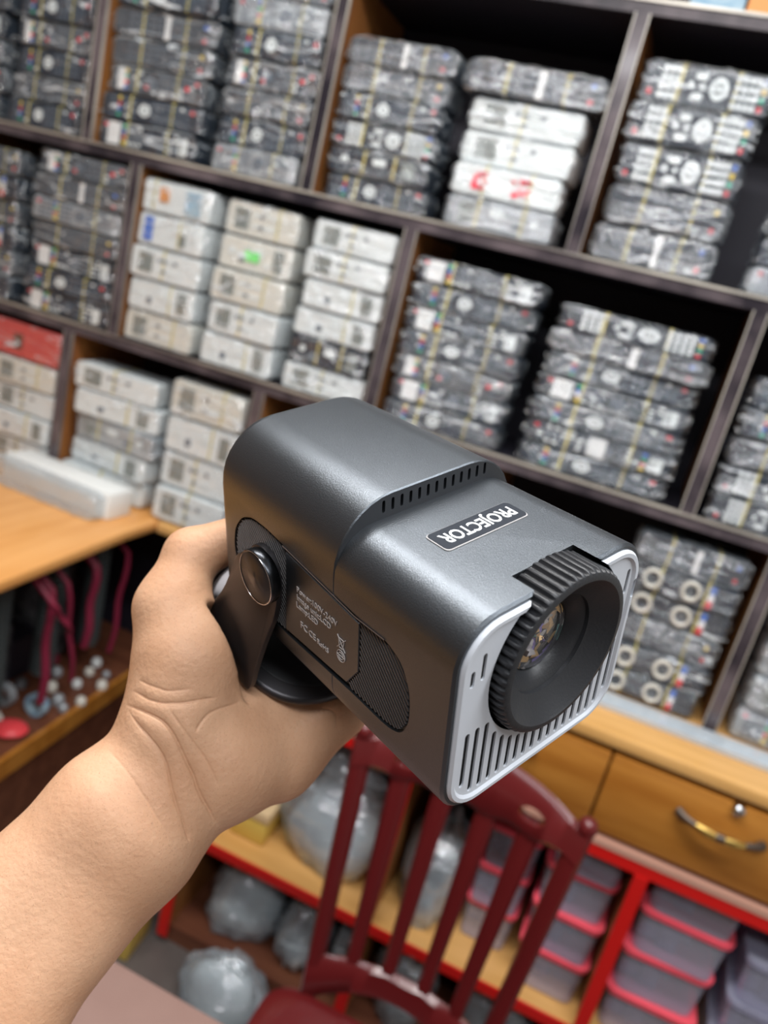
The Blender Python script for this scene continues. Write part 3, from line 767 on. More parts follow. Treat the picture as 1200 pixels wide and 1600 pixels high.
tag(hand, 'bare left forearm and hand of a person holding up the projector stand', 'person')
# fine short hairs on the forearm
rnd = random.Random(11); hm = MB(); sel = np.where(((co - ND['F2']) @ ARM_DIR > -.015) & (fac > .15))[0]
tang = -ARM_DIR * .7 + SIDE * .3
for i in rnd.sample(list(sel), min(800, len(sel))):
    p = co[i]; nn = no[i]; t = np.cross(nn, np.cross(tang, nn)); t /= np.linalg.norm(t) + 1e-9
    t = t + SIDE * rnd.uniform(-.5, .5); l = rnd.uniform(.0008, .0022); w = SIDE * .00004
    a = p - nn * .0001; b = p + t * l * .6 + nn * l * .35
    hm.add([a - w, a + w, b], [(0, 1, 2)]); hm.add([a - nn * .00003, a + nn * .00006 + w * .5, b], [(0, 1, 2)])
hair = hm.build('arm_hair', mat('hair', (.10, .05, .03), .6), smooth=0, fix=False); hair.parent = hand; hair['kind'] = 'stuff'

# ------------------------------------------------------------------ wrapped remote-control bundles
BW, BH, BD = .22, .055, .072

def wrapper_mb(w, h, d, seed, amp=.0028):
    """crumpled clear bag round a bundle: a tube with gathered ends"""
    rn = random.Random(seed); nu, nvv = 26, 30
    ph = [rn.uniform(0, 6.28) for _ in range(8)]
    rings = []
    for i in range(nu + 1):
        u = i / nu; x = -w / 2 - .006 + (w + .012) * u
        pinch = 1 - .30 * (math.exp(-(u / .035) ** 2) + math.exp(-((1 - u) / .035) ** 2))
        ring = []
        pr = rrect(-h / 2 - .0015, h / 2 + .0015, -.003, d + .003, .006, 3)
        per = []
        for k in range(len(pr)):                      # even resampling of the outline
            a, b = pr[k], pr[(k + 1) % len(pr)]; L_ = math.dist(a, b); m_ = max(1, int(L_ / .009))
            for q in range(m_): per.append((a[0] + (b[0] - a[0]) * q / m_, a[1] + (b[1] - a[1]) * q / m_))
        for k, (z, y) in enumerate(per):
            t = k / len(per)
            f = math.sin(9 * u + 5 * math.sin(6.28 * t + ph[0]) + ph[1]) + .7 * math.sin(23 * u - 14 * t + ph[2] + 2 * math.sin(7 * u + ph[5])) + .5 * math.sin(37 * t + 11 * u + ph[3]) + .6 * math.sin(51 * u + 9 * t + ph[4])
            f = abs(f) ** .7 - .6
            cy = d / 2; sc_ = pinch
            dy, dz = y - cy, z
            n_ = math.hypot(dy / (d / 2), dz / (h / 2)) + 1e-6
            k_ = 1 + amp * f / .03
            ring.append((x + .002 * math.sin(40 * t + ph[6]) * (i in (0, nu)), cy + dy * k_ * (sc_ * .5 + .5), min(max(h / 2 + dz * (1 + amp * .6 * f / .03) * sc_, .0003), h + .0006)))
        rings.append(ring)
    return MB().loft(rings)

def bands_mb(x, w, h, d):
    o = rrect(-.001, d + .001, .0005, h + .0003, .006, 4)
    i = rrect(-.0002, d + .0002, .0012, h - .0004, .0055, 4)
    mb = MB(); n = len(o)
    r = [[(xx, y, z) for y, z in q] for q, xx in ((o, x - w / 2), (o, x + w / 2), (i, x + w / 2), (i, x - w / 2), (o, x - w / 2))]
    return mb.loft(r, cap0=False, cap1=False)

def remote_mb(w, h, y0, y1, r=.006):
    e = .002
    def rg(y, i_): return [(x, y, z) for x, z in rrect(-w / 2 + i_, w / 2 - i_, .001 + i_, h - i_, max(r - i_, .001), 4)]
    return MB().loft([rg(y0, e), rg(y0 + e, 0), rg(y1 - e, 0), rg(y1, e)])

KM = [X['key_grey'], X['key_white'], X['red'], X['green'], X['yellow'], X['blue'], X['lcd'], X['rem_black'], X['lime'], X['pink']]
def key(mb, x, z, w, h, mi, r=None, t=.0016):
    r = min(w, h) * .35 if r is None else r
    o = rrect(x - w / 2, x + w / 2, z - h / 2, z + h / 2, r, 2)
    mb.loft([[(a, .0006, b) for a, b in o], [(a, -t, b) for a, b in o]], mi)
def nav(mb, x, z, mi, r=.0145):
    n = 20
    o = [(x + r * math.cos(2 * math.pi * k / n), z + r * math.sin(2 * math.pi * k / n)) for k in range(n)]
    i = [(x + r * .52 * math.cos(2 * math.pi * k / n), z + r * .52 * math.sin(2 * math.pi * k / n)) for k in range(n)]
    mb.loft([[(a, .0006, b) for a, b in o], [(a, -.0018, b) for a, b in o], [(a, -.0018, b) for a, b in i], [(a, .0006, b) for a, b in i]], mi)
    key(mb, x, z, r * .7, r * .7, mi, r * .34)

def keypad(kind, seed):
    rn = random.Random(seed); mb = MB(); H = BH
    if kind in ('grid', 'grid2'):
        cm_ = 0 if kind == 'grid' else 0
        cols = rn.sample((2, 3, 4, 5), 4); side_ = rn.choice((-1, 1))
        for i in range(15):
            x = -.088 + i * .0123
            for j in range(4):
                if abs(x * side_ - .012) < .016: continue
                big = 1 if rn.random() < (.10 if kind == 'grid' else .35) else 0
                key(mb, x, .0105 + j * .0115, .0082, .0068, big)
        nav(mb, side_ * .012, .028, rn.choice((0, 0, 1)), .013)
        xx = side_ * rn.choice((.06, .07, -.05))
        for j, c in enumerate(cols): key(mb, xx, .0105 + j * .0115, .0078, .0076, c, t=.0024)
        key(mb, -side_ * .095, .042, .009, .009, 2, .0045, t=.0024)
        if kind == 'grid2': key(mb, side_ * .088, .027, .02, .036, 1, .003)
    elif kind == 'nav':
        s = rn.choice((-1, 1))
        nav(mb, s * -.022, .028, 1, .0155)
        for i in range(3):
            for j in range(4): key(mb, s * (.052 + i * .0115), .010 + j * .0118, .009, .0088, 1)
        for i in range(4):
            for j in range(4): key(mb, s * (-.052 - i * .0105), .010 + j * .0118, .0085, .0085, 1)
        for j, z in enumerate((.014, .041)): key(mb, s * .012, z, .020, .009, 1)
        key(mb, s * .026, .028, .008, .009, 1); key(mb, s * .006, .028, .007, .008, 1)
        for j, c in enumerate((2, 3, 4, 5)): key(mb, s * (-.096), .010 + j * .0118, .008, .008, c, t=.0022)
        key(mb, s * .095, .012, .009, .009, 2, .0045)
    elif kind == 'plain':
        for i in range(9):
            for j in range(3): key(mb, -.07 + i * .0155, .014 + j * .0135, .0095, .006, 0)
        key(mb, .090, .014, .008, .008, 2); key(mb, .090, .040, .008, .008, rn.choice((4, 5)))
    elif kind == 'ac':
        s = rn.choice((-1, 1))
        key(mb, s * -.062, .0275, .046, .034, 6, .003, .0008)
        for i in range(4):
            for j in range(2): key(mb, s * (-.018 + i * .017), .018 + j * .018, .011, .006, rn.choice((0, 1, 1)))
    elif kind == 'ac2':
        s = rn.choice((-1, 1))
        key(mb, s * .070, .0275, .030, .036, 6, .003, .0008)
        key(mb, s * .005, .034, .030, .014, 1, .003); key(mb, s * -.04, .020, .016, .012, 0, .003)
        key(mb, s * -.075, .030, .016, .012, 1)
    return mb

def label_mb(x, w, z0=.004, z1=.050, y=-.0022): return MB().box(x - w / 2, x + w / 2, y, y + .0008, z0, z1)

PROTO = {}
def proto(code, body, kp, film, bands=(-.045, .05), label=None, lab_mat='paper', extra=None, name='remote_bundle', cat='remote controls', band_m='band'):
    root = empty(name); tag(root, 'x', cat)
    d = BD / 3
    for k in range(3): remote_mb(BW, BH - .002, k * d, (k + 1) * d - .0006).build('remote', X[body], root, smooth=40)
    front = root.children[0]
    if kp: keypad(kp, ord(code[0]) * 3 + 5).build('keypad', KM, root, smooth=0, fix=False)
    for x in bands: bands_mb(x, .0042, BH, BD).build('rubber_band', X[band_m], root, smooth=0)
    if label is not None: label_mb(label[0], label[1]).build('paper_label', X[lab_mat], root, smooth=0)
    if extra: extra(root)
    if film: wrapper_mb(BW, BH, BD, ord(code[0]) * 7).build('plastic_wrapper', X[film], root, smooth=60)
    PROTO[code] = root
def ring_extra(root):
    for x in (-.06, .02):
        mb = MB(); mb.tube([(x + .017 * math.cos(a * math.pi / 8), -.003, .028 + .017 * math.sin(a * math.pi / 8)) for a in range(17)], .0042, 8)
        mb.build('cable_coil', X['off_white'], root, smooth=60)
    MB().box(.055, .066, -.003, -.001, .006, .05).build('colour_tag', X['paper'], root, smooth=0)
    MB().box(.055, .066, -.0036, -.0028, .006, .02).build('red_tag', X['red'], root, smooth=0)
    MB().box(.055, .066, -.0036, -.0028, .036, .05).build('blue_tag', X['blue'], root, smooth=0)
def red_print(root):
    rn = random.Random(3)
    for cx in (-.055, .03):
        mb = MB()
        for k in range(9): key(mb, cx + rn.uniform(-.018, .018), .028 + rn.uniform(-.014, .014), rn.uniform(.006, .014), rn.uniform(.004, .010), 0, .002, .0030)
        mb.build('red_print', X['lid_pink'], root, smooth=0, fix=False)
def blue_patch(root): label_mb(-.075, .030, .008, .048).build('blue_patch', X['blue'], root, smooth=0); label_mb(.045, .02, .01, .03).build('small_sticker', X['lcd'], root, smooth=0)
def colour_sticker(root): label_mb(-.04, .030, .02, .044).build('orange_sticker', X['orange_card'], root, smooth=0); label_mb(.055, .05, .008, .046).build('blue_sticker', X['blue_card'], root, smooth=0)
def lime_patch(root): label_mb(-.01, .045, .018, .034).build('lime_sticker', X['lime'], root, smooth=0)
def spotted(root):
    label_mb(-.08, .022, .006, .05).build('white_sticker', X['paper'], root, smooth=0)
    mb = MB(); key(mb, .075, .03, .010, .010, 0, .005, .003); key(mb, -.02, .018, .009, .009, 0, .004, .003); mb.build('red_dot', X['red'], root, smooth=0, fix=False)

proto('g', 'rem_black', 'grid', 'film')
proto('G', 'rem_black', 'grid2', 'film', label=(-.075, .03))
proto('h', 'rem_black', 'grid', 'film_milky', extra=spotted)
proto('n', 'rem_black', 'nav', 'film')
proto('c', 'rem_black', 'plain', 'film_milky', label=(.01, .011))
proto('d', 'rem_black', 'plain', 'film_milky')
proto('w', 'rem_black', 'grid2', 'film', label=(.0, .026))
proto('s', 'rem_silver', 'grid', 'film_milky')
proto('p', 'rem_white', 'ac', 'film_milky', bands=(-.005,))
proto('q', 'rem_white', 'ac2', 'film_milky', bands=(.03,))
proto('u', 'rem_white', None, 'film_milky', bands=(.03,), extra=blue_patch)
proto('o', 'rem_white', None, 'film_milky', bands=(-.075,), extra=colour_sticker)
proto('l', 'rem_cream', 'ac2', 'film_milky', bands=(), extra=lime_patch)
proto('b', 'rem_cream', 'ac', 'film_milky', bands=(.05,))
proto('r', 'rem_white', None, 'film_milky', extra=red_print)
proto('v', 'rem_silver', 'ac2', 'film_milky')
proto('k', 'rem_black', None, 'film', extra=ring_extra, name='cable_pack', cat='cable pack')
proto('J', 'rem_black', 'ac2', 'film', bands=(-.03, .04))

LOOK = {'g': 'clear-wrapped black remote bundle with grey keys', 'G': 'wrapped black remotes with a white end label', 'h': 'milky-wrapped black remotes with red dots',
        'n': 'wrapped black remotes with big white keys', 'c': 'milky-wrapped dark remotes with narrow paper strip', 'd': 'plain dark remotes in crumpled milky plastic',
        'w': 'wrapped black remotes with white middle label', 's': 'wrapped silver-grey remote bundle', 'p': 'white remote bundle with grey display',
        'q': 'white remotes with display at one end', 'u': 'white remote bundle with blue patch', 'o': 'white bundle with orange and blue stickers',
        'l': 'cream remote bundle with lime sticker', 'b': 'cream remote bundle in milky plastic', 'r': 'white bundle printed with red marks',
        'v': 'silver remotes with one end display', 'k': 'black cable pack with pale coils', 'J': 'black rounded remote among the white bundles'}
ORD = ['bottom one', 'second up', 'third up', 'fourth up', 'fifth up', 'sixth up', 'seventh up', 'eighth up']
used = set(); RB = random.Random(21)
def stack(where, grp, x0, x1, z0, z1, kinds, slant=0., gaps=None, y=YF + .004, jx=.006, rj=.04):
    n = len(kinds); h = (z1 - z0) / n
    for k, c in enumerate(kinds):
        src = PROTO[c]
        o = src if c not in used else copy_tree(src)
        used.add(c)
        w = (x1 - x0 - .012) * RB.uniform(.94, 1.0)
        o.location = ((x0 + x1) / 2 + slant * (k + .5) / n + RB.uniform(-jx, jx) * .6, y + RB.uniform(-.006, .006), zz(z0) + h * k + .001)
        o.rotation_euler = (0, 0, RB.uniform(-rj, rj))
        o.scale = (w / BW * (-1 if False else 1), 1.0 + RB.uniform(0, .3), h * .965 / BH)
        tag(o, '%s, %s in %s' % (LOOK[c], ORD[k], where), None, grp)

# top row of cells
A0 = .114
stack('far left stack, top row', 'remote bundles in the top row', -1.76, -1.55, A0, .49, 'ghdGgdg')
stack('leftmost cell, top row', 'remote bundles in the top row', -1.525, -1.325, A0, .49, 'gdghggG')
stack('left stack, second top cell', 'remote bundles in the top row', -1.285, -1.03, A0, .49, 'Gghdcgs')
stack('right stack, second top cell', 'remote bundles in the top row', -1.000, -.790, A0, .49, 'sgdhgsd')
stack('left stack, third top cell', 'remote bundles in the top row', -.745, -.520, A0, .400, 'gJngdc')
stack('right stack, third top cell', 'remote bundles in the top row', -.492, -.270, A0, .338, 'vrpp')
stack('widest on right stack, third top cell', 'remote bundles in the top row', -.510, -.245, .340, .395, 'c')
for o in COL.objects:
    if 'widest on right' in o.get('label', ''): o['label'] = 'extra-wide dark bundle with paper strip lying on top of white stack, third top cell'
stack('fourth top cell stack', 'remote bundles in the top row', -.212, .008, A0, .440, 'cdnnn')
stack('right end, fourth top cell', 'remote bundles in the top row', .055, .270, A0, .250, 'sgd')
stack('fifth top cell stack', 'remote bundles in the top row', .37, .59, A0, .40, 'gndg')
# middle row
B0 = -.2705
stack('far left stack, middle row', 'bundles in the middle row', -1.64, -1.47, B0, .06, 'kdkdkd')
stack('first full stack, middle row', 'bundles in the middle row', -1.435, -1.185, B0, .080, 'GgGdsch')
stack('left stack, white middle cell', 'white bundles in the middle row', -1.150, -.965, B0, .072, 'bqpuo')
stack('centre stack, white middle cell', 'white bundles in the middle row', -.950, -.765, B0, .070, 'qpblb')
stack('right stack, white middle cell', 'white bundles in the middle row', -.745, -.555, B0, .072, 'pJqqpp')
stack('left stack, third middle cell', 'bundles in the middle row', -.513, -.262, B0, .050, 'gGhgGgG')
stack('right stack, third middle cell', 'bundles in the middle row', -.232, .055, B0, .030, 'gwgGgcn')
stack('left stack, fourth middle cell', 'bundles in the middle row', .125, .340, B0, -.01, 'nndgg')
stack('right stack, fourth middle cell', 'bundles in the middle row', .385, .600, B0, .02, 'gdngsg')
# bottom row
C0 = -.6495
stack('white stack left of low cell', 'white bundles in the bottom row', -1.500, -1.300, C0, -.395, 'pqpb')
stack('tipped pile, second low cell', 'white bundles in the bottom row', -1.252, -1.015, C0, -.350, 'pqvqp', jx=.016, rj=.10)
stack('stack nearest side counter corner', 'white bundles in the bottom row', -1.000, -.800, C0, -.320, 'ppqb')
stack('low stack behind the hand', 'cable packs in the bottom row', -.750, -.540, C0, -.36, 'kdkdk')
stack('second low stack behind projector', 'cable packs in the bottom row', -.510, -.300, C0, -.36, 'kkdkd')
stack('low stack just behind projector lens', 'cable packs in the bottom row', -.228, -.010, C0 + .0015, -.39, 'kdkd')
stack('low stack right of projector', 'cable packs in the bottom row', .030, .245, C0, -.325, 'kkdkkc')
stack('low stack at right edge', 'cable packs in the bottom row', .300, .520, C0, -.38, 'svsv')
for c, r in PROTO.items():
    if c not in used:
        for ch in list(r.children): bpy.data.objects.remove(ch)
        bpy.data.objects.remove(r)

def single(name, mb, m, loc, label, cat, group=None, smooth=45, rz=0.):
    o = mb.build(name, m, smooth=smooth); o.location = loc; o.rotation_euler = (0, 0, rz)
    return tag(o, label, cat, group)
# red pack on the left lower stack
rp_ = empty('red_pack', (-1.412, YF + .004, zz(-.393)))
tag(rp_, 'red plastic-wrapped pack lying on top of the left white stack', 'pack')
remote_mb(.205, .080, 0, .08, .008).build('carton', mat('red_carton', (.62, .08, .07), .4), rp_, smooth=40)
MB().box(-.03, -.005, -.002, .001, .02, .055).build('dark_print', X['wood_dark'], rp_, smooth=0)
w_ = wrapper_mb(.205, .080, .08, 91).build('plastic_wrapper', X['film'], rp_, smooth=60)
# open white box with grey film lying on the side counter
wb = empty('white_carton', (-1.185, 1.40, zz(-.653)), -.04)
tag(wb, 'long white box under crumpled bluish film lying on the side counter', 'box')
c_ = MB().box(-.155, .155, 0, .075, 0, .062); bevel(c_.build('carton', X['rem_white'], wb, smooth=0), .004)
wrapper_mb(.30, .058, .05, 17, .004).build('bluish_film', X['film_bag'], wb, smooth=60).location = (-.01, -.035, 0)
# cards on the top board
single('blue_card_box', MB().box(-.042, .042, 0, .12, 0, .07), X['blue_card'], (-.125, YF + .01, zz(.518)), 'pale blue printed box on the highest shelf at right', 'box', smooth=0)
single('orange_card_box', MB().box(-.07, .07, 0, .12, 0, .07), X['orange_card'], (-.008, YF + .01, zz(.518)), 'orange box on the highest shelf beside blue box', 'box', smooth=0)

# ------------------------------------------------------------------ under the back counter
def blob(rx, ry, rz, seed, amp=.16, n=28, m=18, flat=.35):
    rn = random.Random(seed); ph = [rn.uniform(0, 6.28) for _ in range(9)]; mb = MB(); rings = []
    for i in range(1, m):
        v = math.pi * i / m; ring = []
        for k in range(n):
            u = 2 * math.pi * k / n
            f = 1 + amp * (math.sin(3 * u + 2 * v + ph[0]) * .5 + abs(math.sin(5 * u - 3 * v + ph[1])) * .5 + .35 * math.sin(9 * u + 7 * v + ph[2]) + .4 * math.sin(4 * v + ph[3]) + .25 * abs(math.sin(13 * u + 5 * v + ph[4])))
            z = math.cos(v) * f; z = max(z, -1 + flat)
            ring.append((rx * math.sin(v) * math.cos(u) * f, ry * math.sin(v) * math.sin(u) * f, rz * (z + 1 - flat)))
        rings.append(ring)
    return mb.loft(rings)
def bag(loc, rx, ry, rz, seed, inner, label, film='film_bag', knot=False):
    r = empty('plastic_bag', loc); tag(r, label, 'bag', 'plastic bags under the counter')
    g = MB(); rn = random.Random(seed + 5)
    blob(rx * .80, ry * .80, rz * .82, seed + 1, .22, 20, 12).build('contents', X[inner], r, smooth=60)
    blob(rx, ry, rz, seed).build('film', X[film], r, smooth=70)
    if knot: MB().lathe([(.002, .0), (.012, .01), (.006, .03), (.018, .06), (.022, .07)], 12, 'z', c=(0, 0, rz * 1.55)).build('tied_neck', X['red'], r)
zs, zf = zz(-1.260), .048
bag((-.365, 1.47, zs + .002), .112, .085, .160, 1, 'pale_goods', 'big pale plastic bag on the bay shelf left of the chair')
bag((-.300, 1.65, zs), .055, .05, .165, 2, 'dark_goods', 'dark bag rising behind the pale bag and chair left post')
bag((-.130, 1.46, zs), .060, .08, .15, 3, 'grey_goods', 'grey-white bag seen between the left chair slats')
bag((-.020, 1.70, zs), .07, .045, .17, 4, 'dark_goods', 'tall dark bag seen between the right chair slats')
bag((-.530, 1.465, zf), .086, .078, .112, 5, 'pale_goods', 'white bag with red tie on the floor shelf by the arm', knot=True)
bag((-.370, 1.465, zf), .055, .08, .11, 6, 'grey_goods', 'smoky grey bag on the floor shelf beside the white bag')
bag((-.266, 1.45, zf), .024, .06, .10, 7, 'grey_goods', 'small grey bag on the floor shelf near red edging')
bag((-.115, 1.46, zf), .068, .078, .11, 8, 'dark_goods', 'dark lumpy bag low behind the chair seat')
bag((.090, 1.46, zf), .085, .078, .11, 9, 'grey_goods', 'grey bag low behind the right chair leg')
bag((.355, 1.46, zf), .078, .078, .112, 10, 'pale_goods', 'pale bag on the floor shelf of the right bay')
bag((-.460, 1.26, 0.002), .095, .06, .085, 12, 'pale_goods', 'crinkled white bag on the floor below the forearm')
bag((-.265, 1.25, 0.002), .065, .06, .070, 13, 'grey_goods', 'greyish bag on the floor left of the chair')

def ybox(loc, w, h, label, rz=0.):
    r = empty('yellow_carton', loc, rz); tag(r, label, 'box', 'yellow cartons')
    bevel(MB().box(-w / 2, w / 2, 0, .10, 0, h * .72).build('carton', X['yellow_box'], r, smooth=0), .003)
    bevel(MB().box(-w / 2 - .003, w / 2 + .003, -.003, .103, h * .70, h).build('lid', X['cream_card'], r, smooth=0), .003)
ybox((-.545, 1.40, zs), .085, .085, 'yellow carton with pale lid on bay shelf behind the wrist')
ybox((-.622, 1.42, zs), .06, .07, 'smaller yellow carton left of the other carton')
ybox((-.730, 1.25, 0), .06, .16, 'tall yellow carton on the floor beside the red post', .1)

def tub_proto():
    r = empty('storage_tub'); w, h, d = .14, .095, .20
    def rg(k, z, i_=0): return [(x * k, y, z) for x, y in rrect(-w / 2 + i_, w / 2 - i_, i_, d - i_, .018, 4)]
    MB().loft([rg(.9, .002), rg(.9, .003), rg(1, h - .012), rg(1, h - .010)]).build('tub', X['film_tub'], r, smooth=50)
    mb = MB(); rn = random.Random(8)
    for k in range(7):
        a = rn.uniform(-.045, .045); b = rn.uniform(.03, .16); q = rn.uniform(.012, .022)
        mb.box(a - q, a + q, b - q, b + q, .006, rn.uniform(.03, .06))
    mb.build('contents', X['lilac_goods'], r, smooth=0)
    MB().loft([[(x, y, h - .012) for x, y in rrect(-w / 2 - .004, w / 2 + .004, -.004, d + .004, .020, 5)], [(x, y, h - .001) for x, y in rrect(-w / 2 - .005, w / 2 + .005, -.005, d + .005, .020, 5)],
               [(x, y, h + .001) for x, y in rrect(-w / 2, w / 2, 0, d, .018, 5)]]).build('lid', X['lid_pink'], r, smooth=50)
    return r
TP = tub_proto(); first = True
PLACE = ['bottom of', 'second in', 'third in', 'top of']
for where, xt, yt, z0_, n, sw in (('pink-lidded stack beside the red post', .143, 1.38, zs, 4, .95), ('pink-lidded stack seen through the chair', .006, 1.43, zs, 4, .75),
                              ('wide red-lidded stack in right bay', .340, 1.375, zs, 4, 1.15), ('lilac stack at right end', .520, 1.37, zs, 4, 1.05), ('low stack under right bay shelf', .570, 1.38, .047, 2, 1.1)):
    for k in range(n):
        if n == 4 and k == 3 and 'wide' not in where and 'post' not in where: continue
        o = TP if first else copy_tree(TP); first = False
        o.location = (xt + RB.uniform(-.004, .004), yt + RB.uniform(-.006, .006), z0_ + k * .0965 + .001); o.rotation_euler = (0, 0, RB.uniform(-.05, .05)); o.scale = (sw, 1, 1)
        tag(o, 'clear plastic tub, %s the %s' % (PLACE[k], where), 'container', 'storage tubs in the bays')
        if 'lilac' in where:
            for ch in o.children:
                if ch.name.startswith('lid'):
                    ch.data = ch.data.copy(); ch.data.materials[0] = X['film_tub']

# ------------------------------------------------------------------ dark goods in the side-counter bay
zs2 = zz(-1.08)
def spiral(y, n, r, h, label, xo=-.09):
    pts = []; m = n * 10
    for k in range(m + 1):
        a = 2 * math.pi * k / 10; pts.append((r * math.cos(a), r * math.sin(a), -h * k / m))
    single('coiled_cable', MB().tube(pts, .0045, 6), X['cable'], (xe(y) + xo, y, zz(-.727)), label, 'cable', 'coiled cables hanging under the side counter')
ii = 0
for y, h, lab in ((1.02, .32, 'black coiled cable hanging nearest the frame edge'), (1.08, .34, 'black coiled cable second from the left'), (1.14, .30, 'black coiled cable just left of the maroon cords'),
                  (1.30, .28, 'black coiled cable between the two maroon cords'), (1.46, .27, 'black coiled cable hanging in the bay corner'), (.96, .33, 'black coiled cable at far left, mostly cut off')):
    spiral(y, 26, .022, h, lab)
def cord(pts, r, m, label, grp='maroon cords hanging under the side counter'):
    single('hanging_cord', MB().tube(pts, r, 8), m, (0, 0, 0), label, 'cord', grp)
def hang(y, dx, h, sway, r, m, lab):
    x = xe(y) - .05 + dx
    cord([(x - .05, y, zz(-.727))] + [(x + .004 * math.sin(k * 1.3), y + sway * k / 8, zz(-.76) - h * k / 8) for k in range(9)], r, m, lab)
hang(1.22, .02, .27, .015, .009, X['maroon'], 'thick maroon cord hanging left in the bay')
hang(1.18, .055, .09, .07, .006, X['maroon'], 'maroon cord slanting across the thick cord')
hang(1.38, .01, .20, .0, .010, X['maroon'], 'maroon cord hanging straight right of centre')
hang(1.50, .01, .26, -.01, .007, X['maroon'], 'thin maroon cord deep in the bay')
hang(1.27, .02, .26, .06, .006, X['maroon'], 'thin maroon cord drooping between the thicker ones')
rn = random.Random(5)
PLUGS = [(-1.075, 1.345, .013, 'off_white', 'off-white round plug under the thick maroon cord'), (-.990, 1.345, .011, 'off_white', 'small off-white plug on the shelf lip'),
         (-1.000, 1.428, .012, 'off_white', 'round white plug standing alone near the bay corner'), (-1.027, 1.313, .014, 'rem_silver', 'silver plug beside the blue tape roll'),
         (-1.076, 1.500, .012, 'pale_goods', 'pale plug farthest back in the bay'), (-1.045, 1.395, .011, 'pale_goods', 'mottled plug between the maroon cords'),
         (-1.000, 1.300, .010, 'rem_silver', 'small silver plug behind the shelf lip'), (-1.110, 1.400, .013, 'rem_silver', 'silver plug behind the thick cord'),
         (-1.060, 1.455, .011, 'off_white', 'off-white plug right of the thin cord'), (-1.130, 1.310, .013, 'dark_goods', 'dark mottled plug behind the tape rolls'),
         (-1.025, 1.475, .009, 'rem_silver', 'tiny silver plug near the bay corner')]
for x, y, r, m, lab in PLUGS:
    single('plug_knob', MB().lathe([(.0002, 0), (r, .002), (r * 1.05, r), (r * .7, r * 1.6), (.0002, r * 1.8)], 16, 'z'), X[m], (x, y, zs2 + .001), lab, 'plug', 'loose plugs on the side bay shelf')
for k, (x, y, lab) in enumerate(((-1.105, 1.235, 'clear ring of tape at left of the bay shelf'), (-1.030, 1.250, 'bluish roll of tape near the red packet'))):
    single('tape_roll', MB().lathe([(.016, -.009), (.026, -.009), (.026, .009), (.016, .009), (.016, -.009)], 24, 'y'), X[('rem_silver', 'blue_card')[k]], (x, y, zs2 + .027), lab, 'tape', 'tape rolls')
for k, (x, y, m, lab) in enumerate(((-1.022, 1.172, 'red', 'bright red packet on the side bay shelf front'), (-1.020, 1.085, 'lid_pink', 'pinkish red packet cut by the left frame edge'), (-1.090, 1.17, 'off_white', 'cream connector behind the bright red packet'), (-1.170, 1.43, 'maroon', 'maroon pouch lying deep under the cords'))):
    single('small_packet', blob(.032, .030, .014, 40 + k, .1, 16, 8), X[m], (x, y, zs2 + .0008), lab, 'packet', 'small packets')
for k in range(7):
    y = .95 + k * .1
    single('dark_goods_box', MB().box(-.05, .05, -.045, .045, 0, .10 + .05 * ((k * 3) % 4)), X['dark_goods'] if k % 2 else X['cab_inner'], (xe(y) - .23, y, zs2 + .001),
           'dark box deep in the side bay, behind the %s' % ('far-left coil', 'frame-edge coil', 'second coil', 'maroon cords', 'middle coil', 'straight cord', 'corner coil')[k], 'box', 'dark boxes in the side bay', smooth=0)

# ------------------------------------------------------------------ red plastic chair
CY = 1.10
chair = empty('plastic_chair', (-.09, .88, 0)); tag(chair, 'dark red glossy plastic chair with slatted back in front of the counter', 'chair')
def chb(mb, name, parent=None, sub=True, sm=50):
    o = mb.build(name, X['chair_red'], smooth=sm)
    if parent is None: o.parent = chair; o.matrix_parent_inverse = Matrix.Translation((.09, -.88, 0))
    else: o.parent = parent
    return o
ZB, ZTOP = zz(-1.075), zz(-.735)           # gaps run between these heights
def back_pt(s, z):
    """s in -1..1 across the back, z height; curved plan, leaning back"""
    hw = .155 + (z - zz(-1.10)) * .075
    x = -.085 + s * hw; y = CY - .035 + (z - zz(-1.1)) * .11 - .040 * s * s
    return x, y
def bar(s0, s1, z0, z1, t=.016, n=10):
    rings = []
    for k in range(n + 1):
        z = z0 + (z1 - z0) * k / n
        a0, a1 = (s0, s1) if not callable(s0) else (s0(k / n), s1(k / n))
        (xa, ya), (xb, yb) = back_pt(a0, z), back_pt(a1, z)
        w = (xb - xa)
        rings.append([(xa, ya + t * .15, z), (xa + w * .2, ya - t * .35 + (yb - ya) * .2, z), (xb - w * .2, yb - t * .35 - (yb - ya) * .2, z), (xb, yb + t * .15, z), (xb - w * .2, yb + t * .65, z), (xa + w * .2, ya + t * .65, z)])
    return MB().loft(rings)
def hrail(zlo, zhi, t=.018, holes=None, n=40):
    rings = []
    for k in range(n + 1):
        s = -1 + 2 * k / n; z0, z1 = zlo(s), zhi(s); (xa, ya), (xb, yb) = back_pt(s, z0), back_pt(s, z1); zm = z1 - z0
        rings.append([(xa, ya - t * .1, z0), (xa, ya - t * .5, z0 + zm * .12), (xb, yb - t * .5, z1 - zm * .12), (xb, yb + t * .1, z1), (xb, yb + t * .6, z1 - zm * .1), (xa, ya + t * .6, z0 + zm * .1)])
    return MB().loft(rings)
tr = chb(hrail(lambda s: ZTOP - .004 - .012 * (1 - s * s) + .010 * abs(math.sin(2.5 * math.pi * (s + 1) / 1.0)) , lambda s: zz(-.688) + .040 * (1 - s * s)), 'top_rail')
for s in (-.55, .55):
    z = zz(-.705); x, y = back_pt(s, z); cut = MB().lathe([(.001, -.08), (.016, -.08), (.016, .08), (.001, .08)], 20, 'y', c=(0, 0, 0))
    c_ = cut.build('cutter', X['chair_red']); c_.matrix_world = Matrix.Translation((x, y, z)) @ Matrix.Diagonal((1.3, 1, .75, 1)); boolean(tr, c_)
smooth_mesh(tr.data, 50)
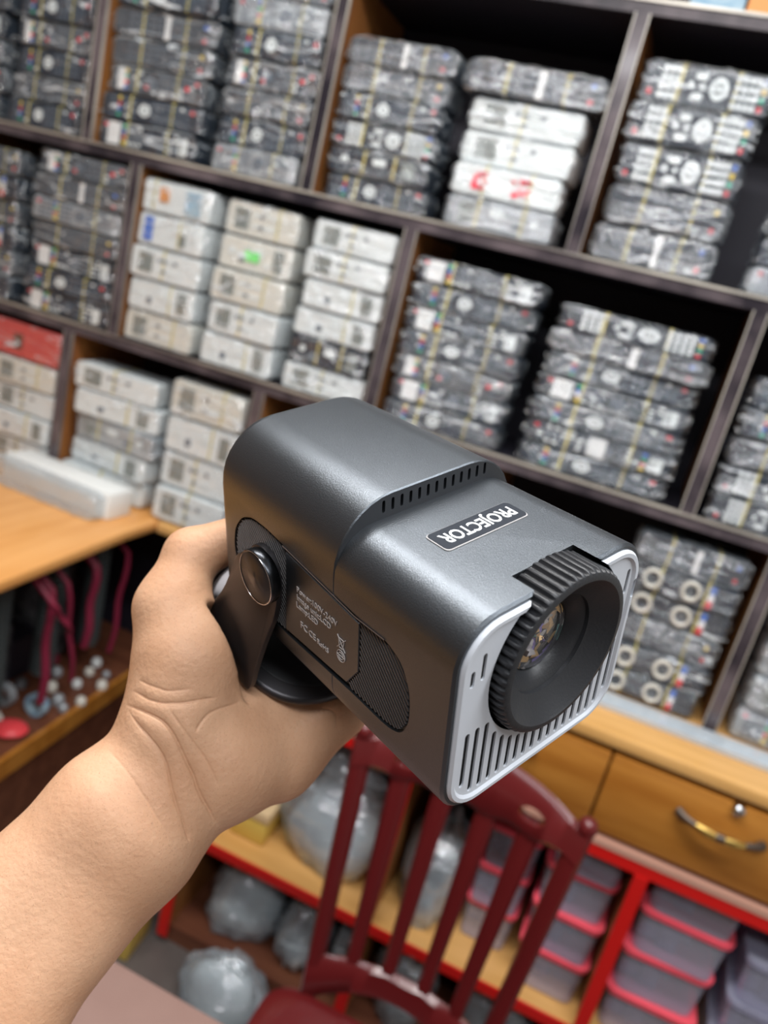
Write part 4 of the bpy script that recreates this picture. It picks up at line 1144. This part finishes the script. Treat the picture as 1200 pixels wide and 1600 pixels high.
chb(hrail(lambda s: ZB - .085 + .040 * (1 - s * s), lambda s: ZB + .006 - .004 * abs(math.sin(2.5 * math.pi * (s + 1)))), 'lower_rail')
for s in (-1, 1):
    a, b = (-1.03, -.86) if s < 0 else (.86, 1.03)
    chb(bar(a, b, zz(-1.26), zz(-.684), .022, 14), 'back_post')
    x, y = back_pt(s * .965, zz(-.684))
    chb(MB().lathe([(.0125, 0), (.015, .008), (.0145, .016), (.010, .023), (.0002, .026)], 18, 'z', c=(x, y + .004, zz(-.688))), 'finial')
for s in (-.58, -.20, .20, .58):
    chb(bar(lambda u, s=s: s - .075 - .02 * u, lambda u, s=s: s + .075 + .02 * u, ZB - .005, ZTOP + .004, .014), 'slat')
zs3 = zz(-1.14); sx0, sx1, sy0, sy1 = -.285, .115, .66, 1.02
def seat_ring(i_, z): return [(x, y, z) for x, y in rrect(sx0 + i_, sx1 - i_, sy0 + i_, sy1 - i_, .05, 6)]
chb(MB().loft([seat_ring(.01, zs3 - .035), seat_ring(0, zs3 - .028), seat_ring(0, zs3 - .004), seat_ring(.006, zs3), seat_ring(.03, zs3 - .001), seat_ring(.06, zs3 - .008), seat_ring(.12, zs3 - .012)]), 'seat')
for lx, ly in ((sx0 + .03, sy0 + .03), (sx1 - .03, sy0 + .03), (sx0 + .03, sy1 - .02), (sx1 - .03, sy1 - .02)):
    ox = -.02 if lx < -.1 else .02; oy = -.02 if ly < .8 else .05
    chb(MB().loft([[(lx + a * k + ox * q, ly + b * k + oy * q, z) for a, b in ((-.022, -.018), (.022, -.018), (.022, .018), (-.022, .018))] for k, q, z in ((1, 0, zs3 - .03), (.85, .5, .22), (.7, 1, 0.001))]), 'leg')

# ------------------------------------------------------------------ desk in the foreground
desk = empty('desk', (-.2, .35, 0)); tag(desk, 'pinkish brown desk whose corner shows below the forearm', 'desk')
for nm, b_, m_ in (('desk_top', (-.75, .45, .02, .653, .725, .75), 'desk'), ('side_panel', (-.74, -.72, .04, .63, 0, .724), 'desk'), ('side_panel', (.42, .44, .04, .63, 0, .724), 'desk'), ('modesty_panel', (-.72, .42, .59, .61, .25, .724), 'desk')):
    o = MB().box(*b_).build(nm, X[m_], smooth=0); bevel(o, .002); o.parent = desk; o.matrix_parent_inverse = Matrix.Translation((.2, -.35, 0))
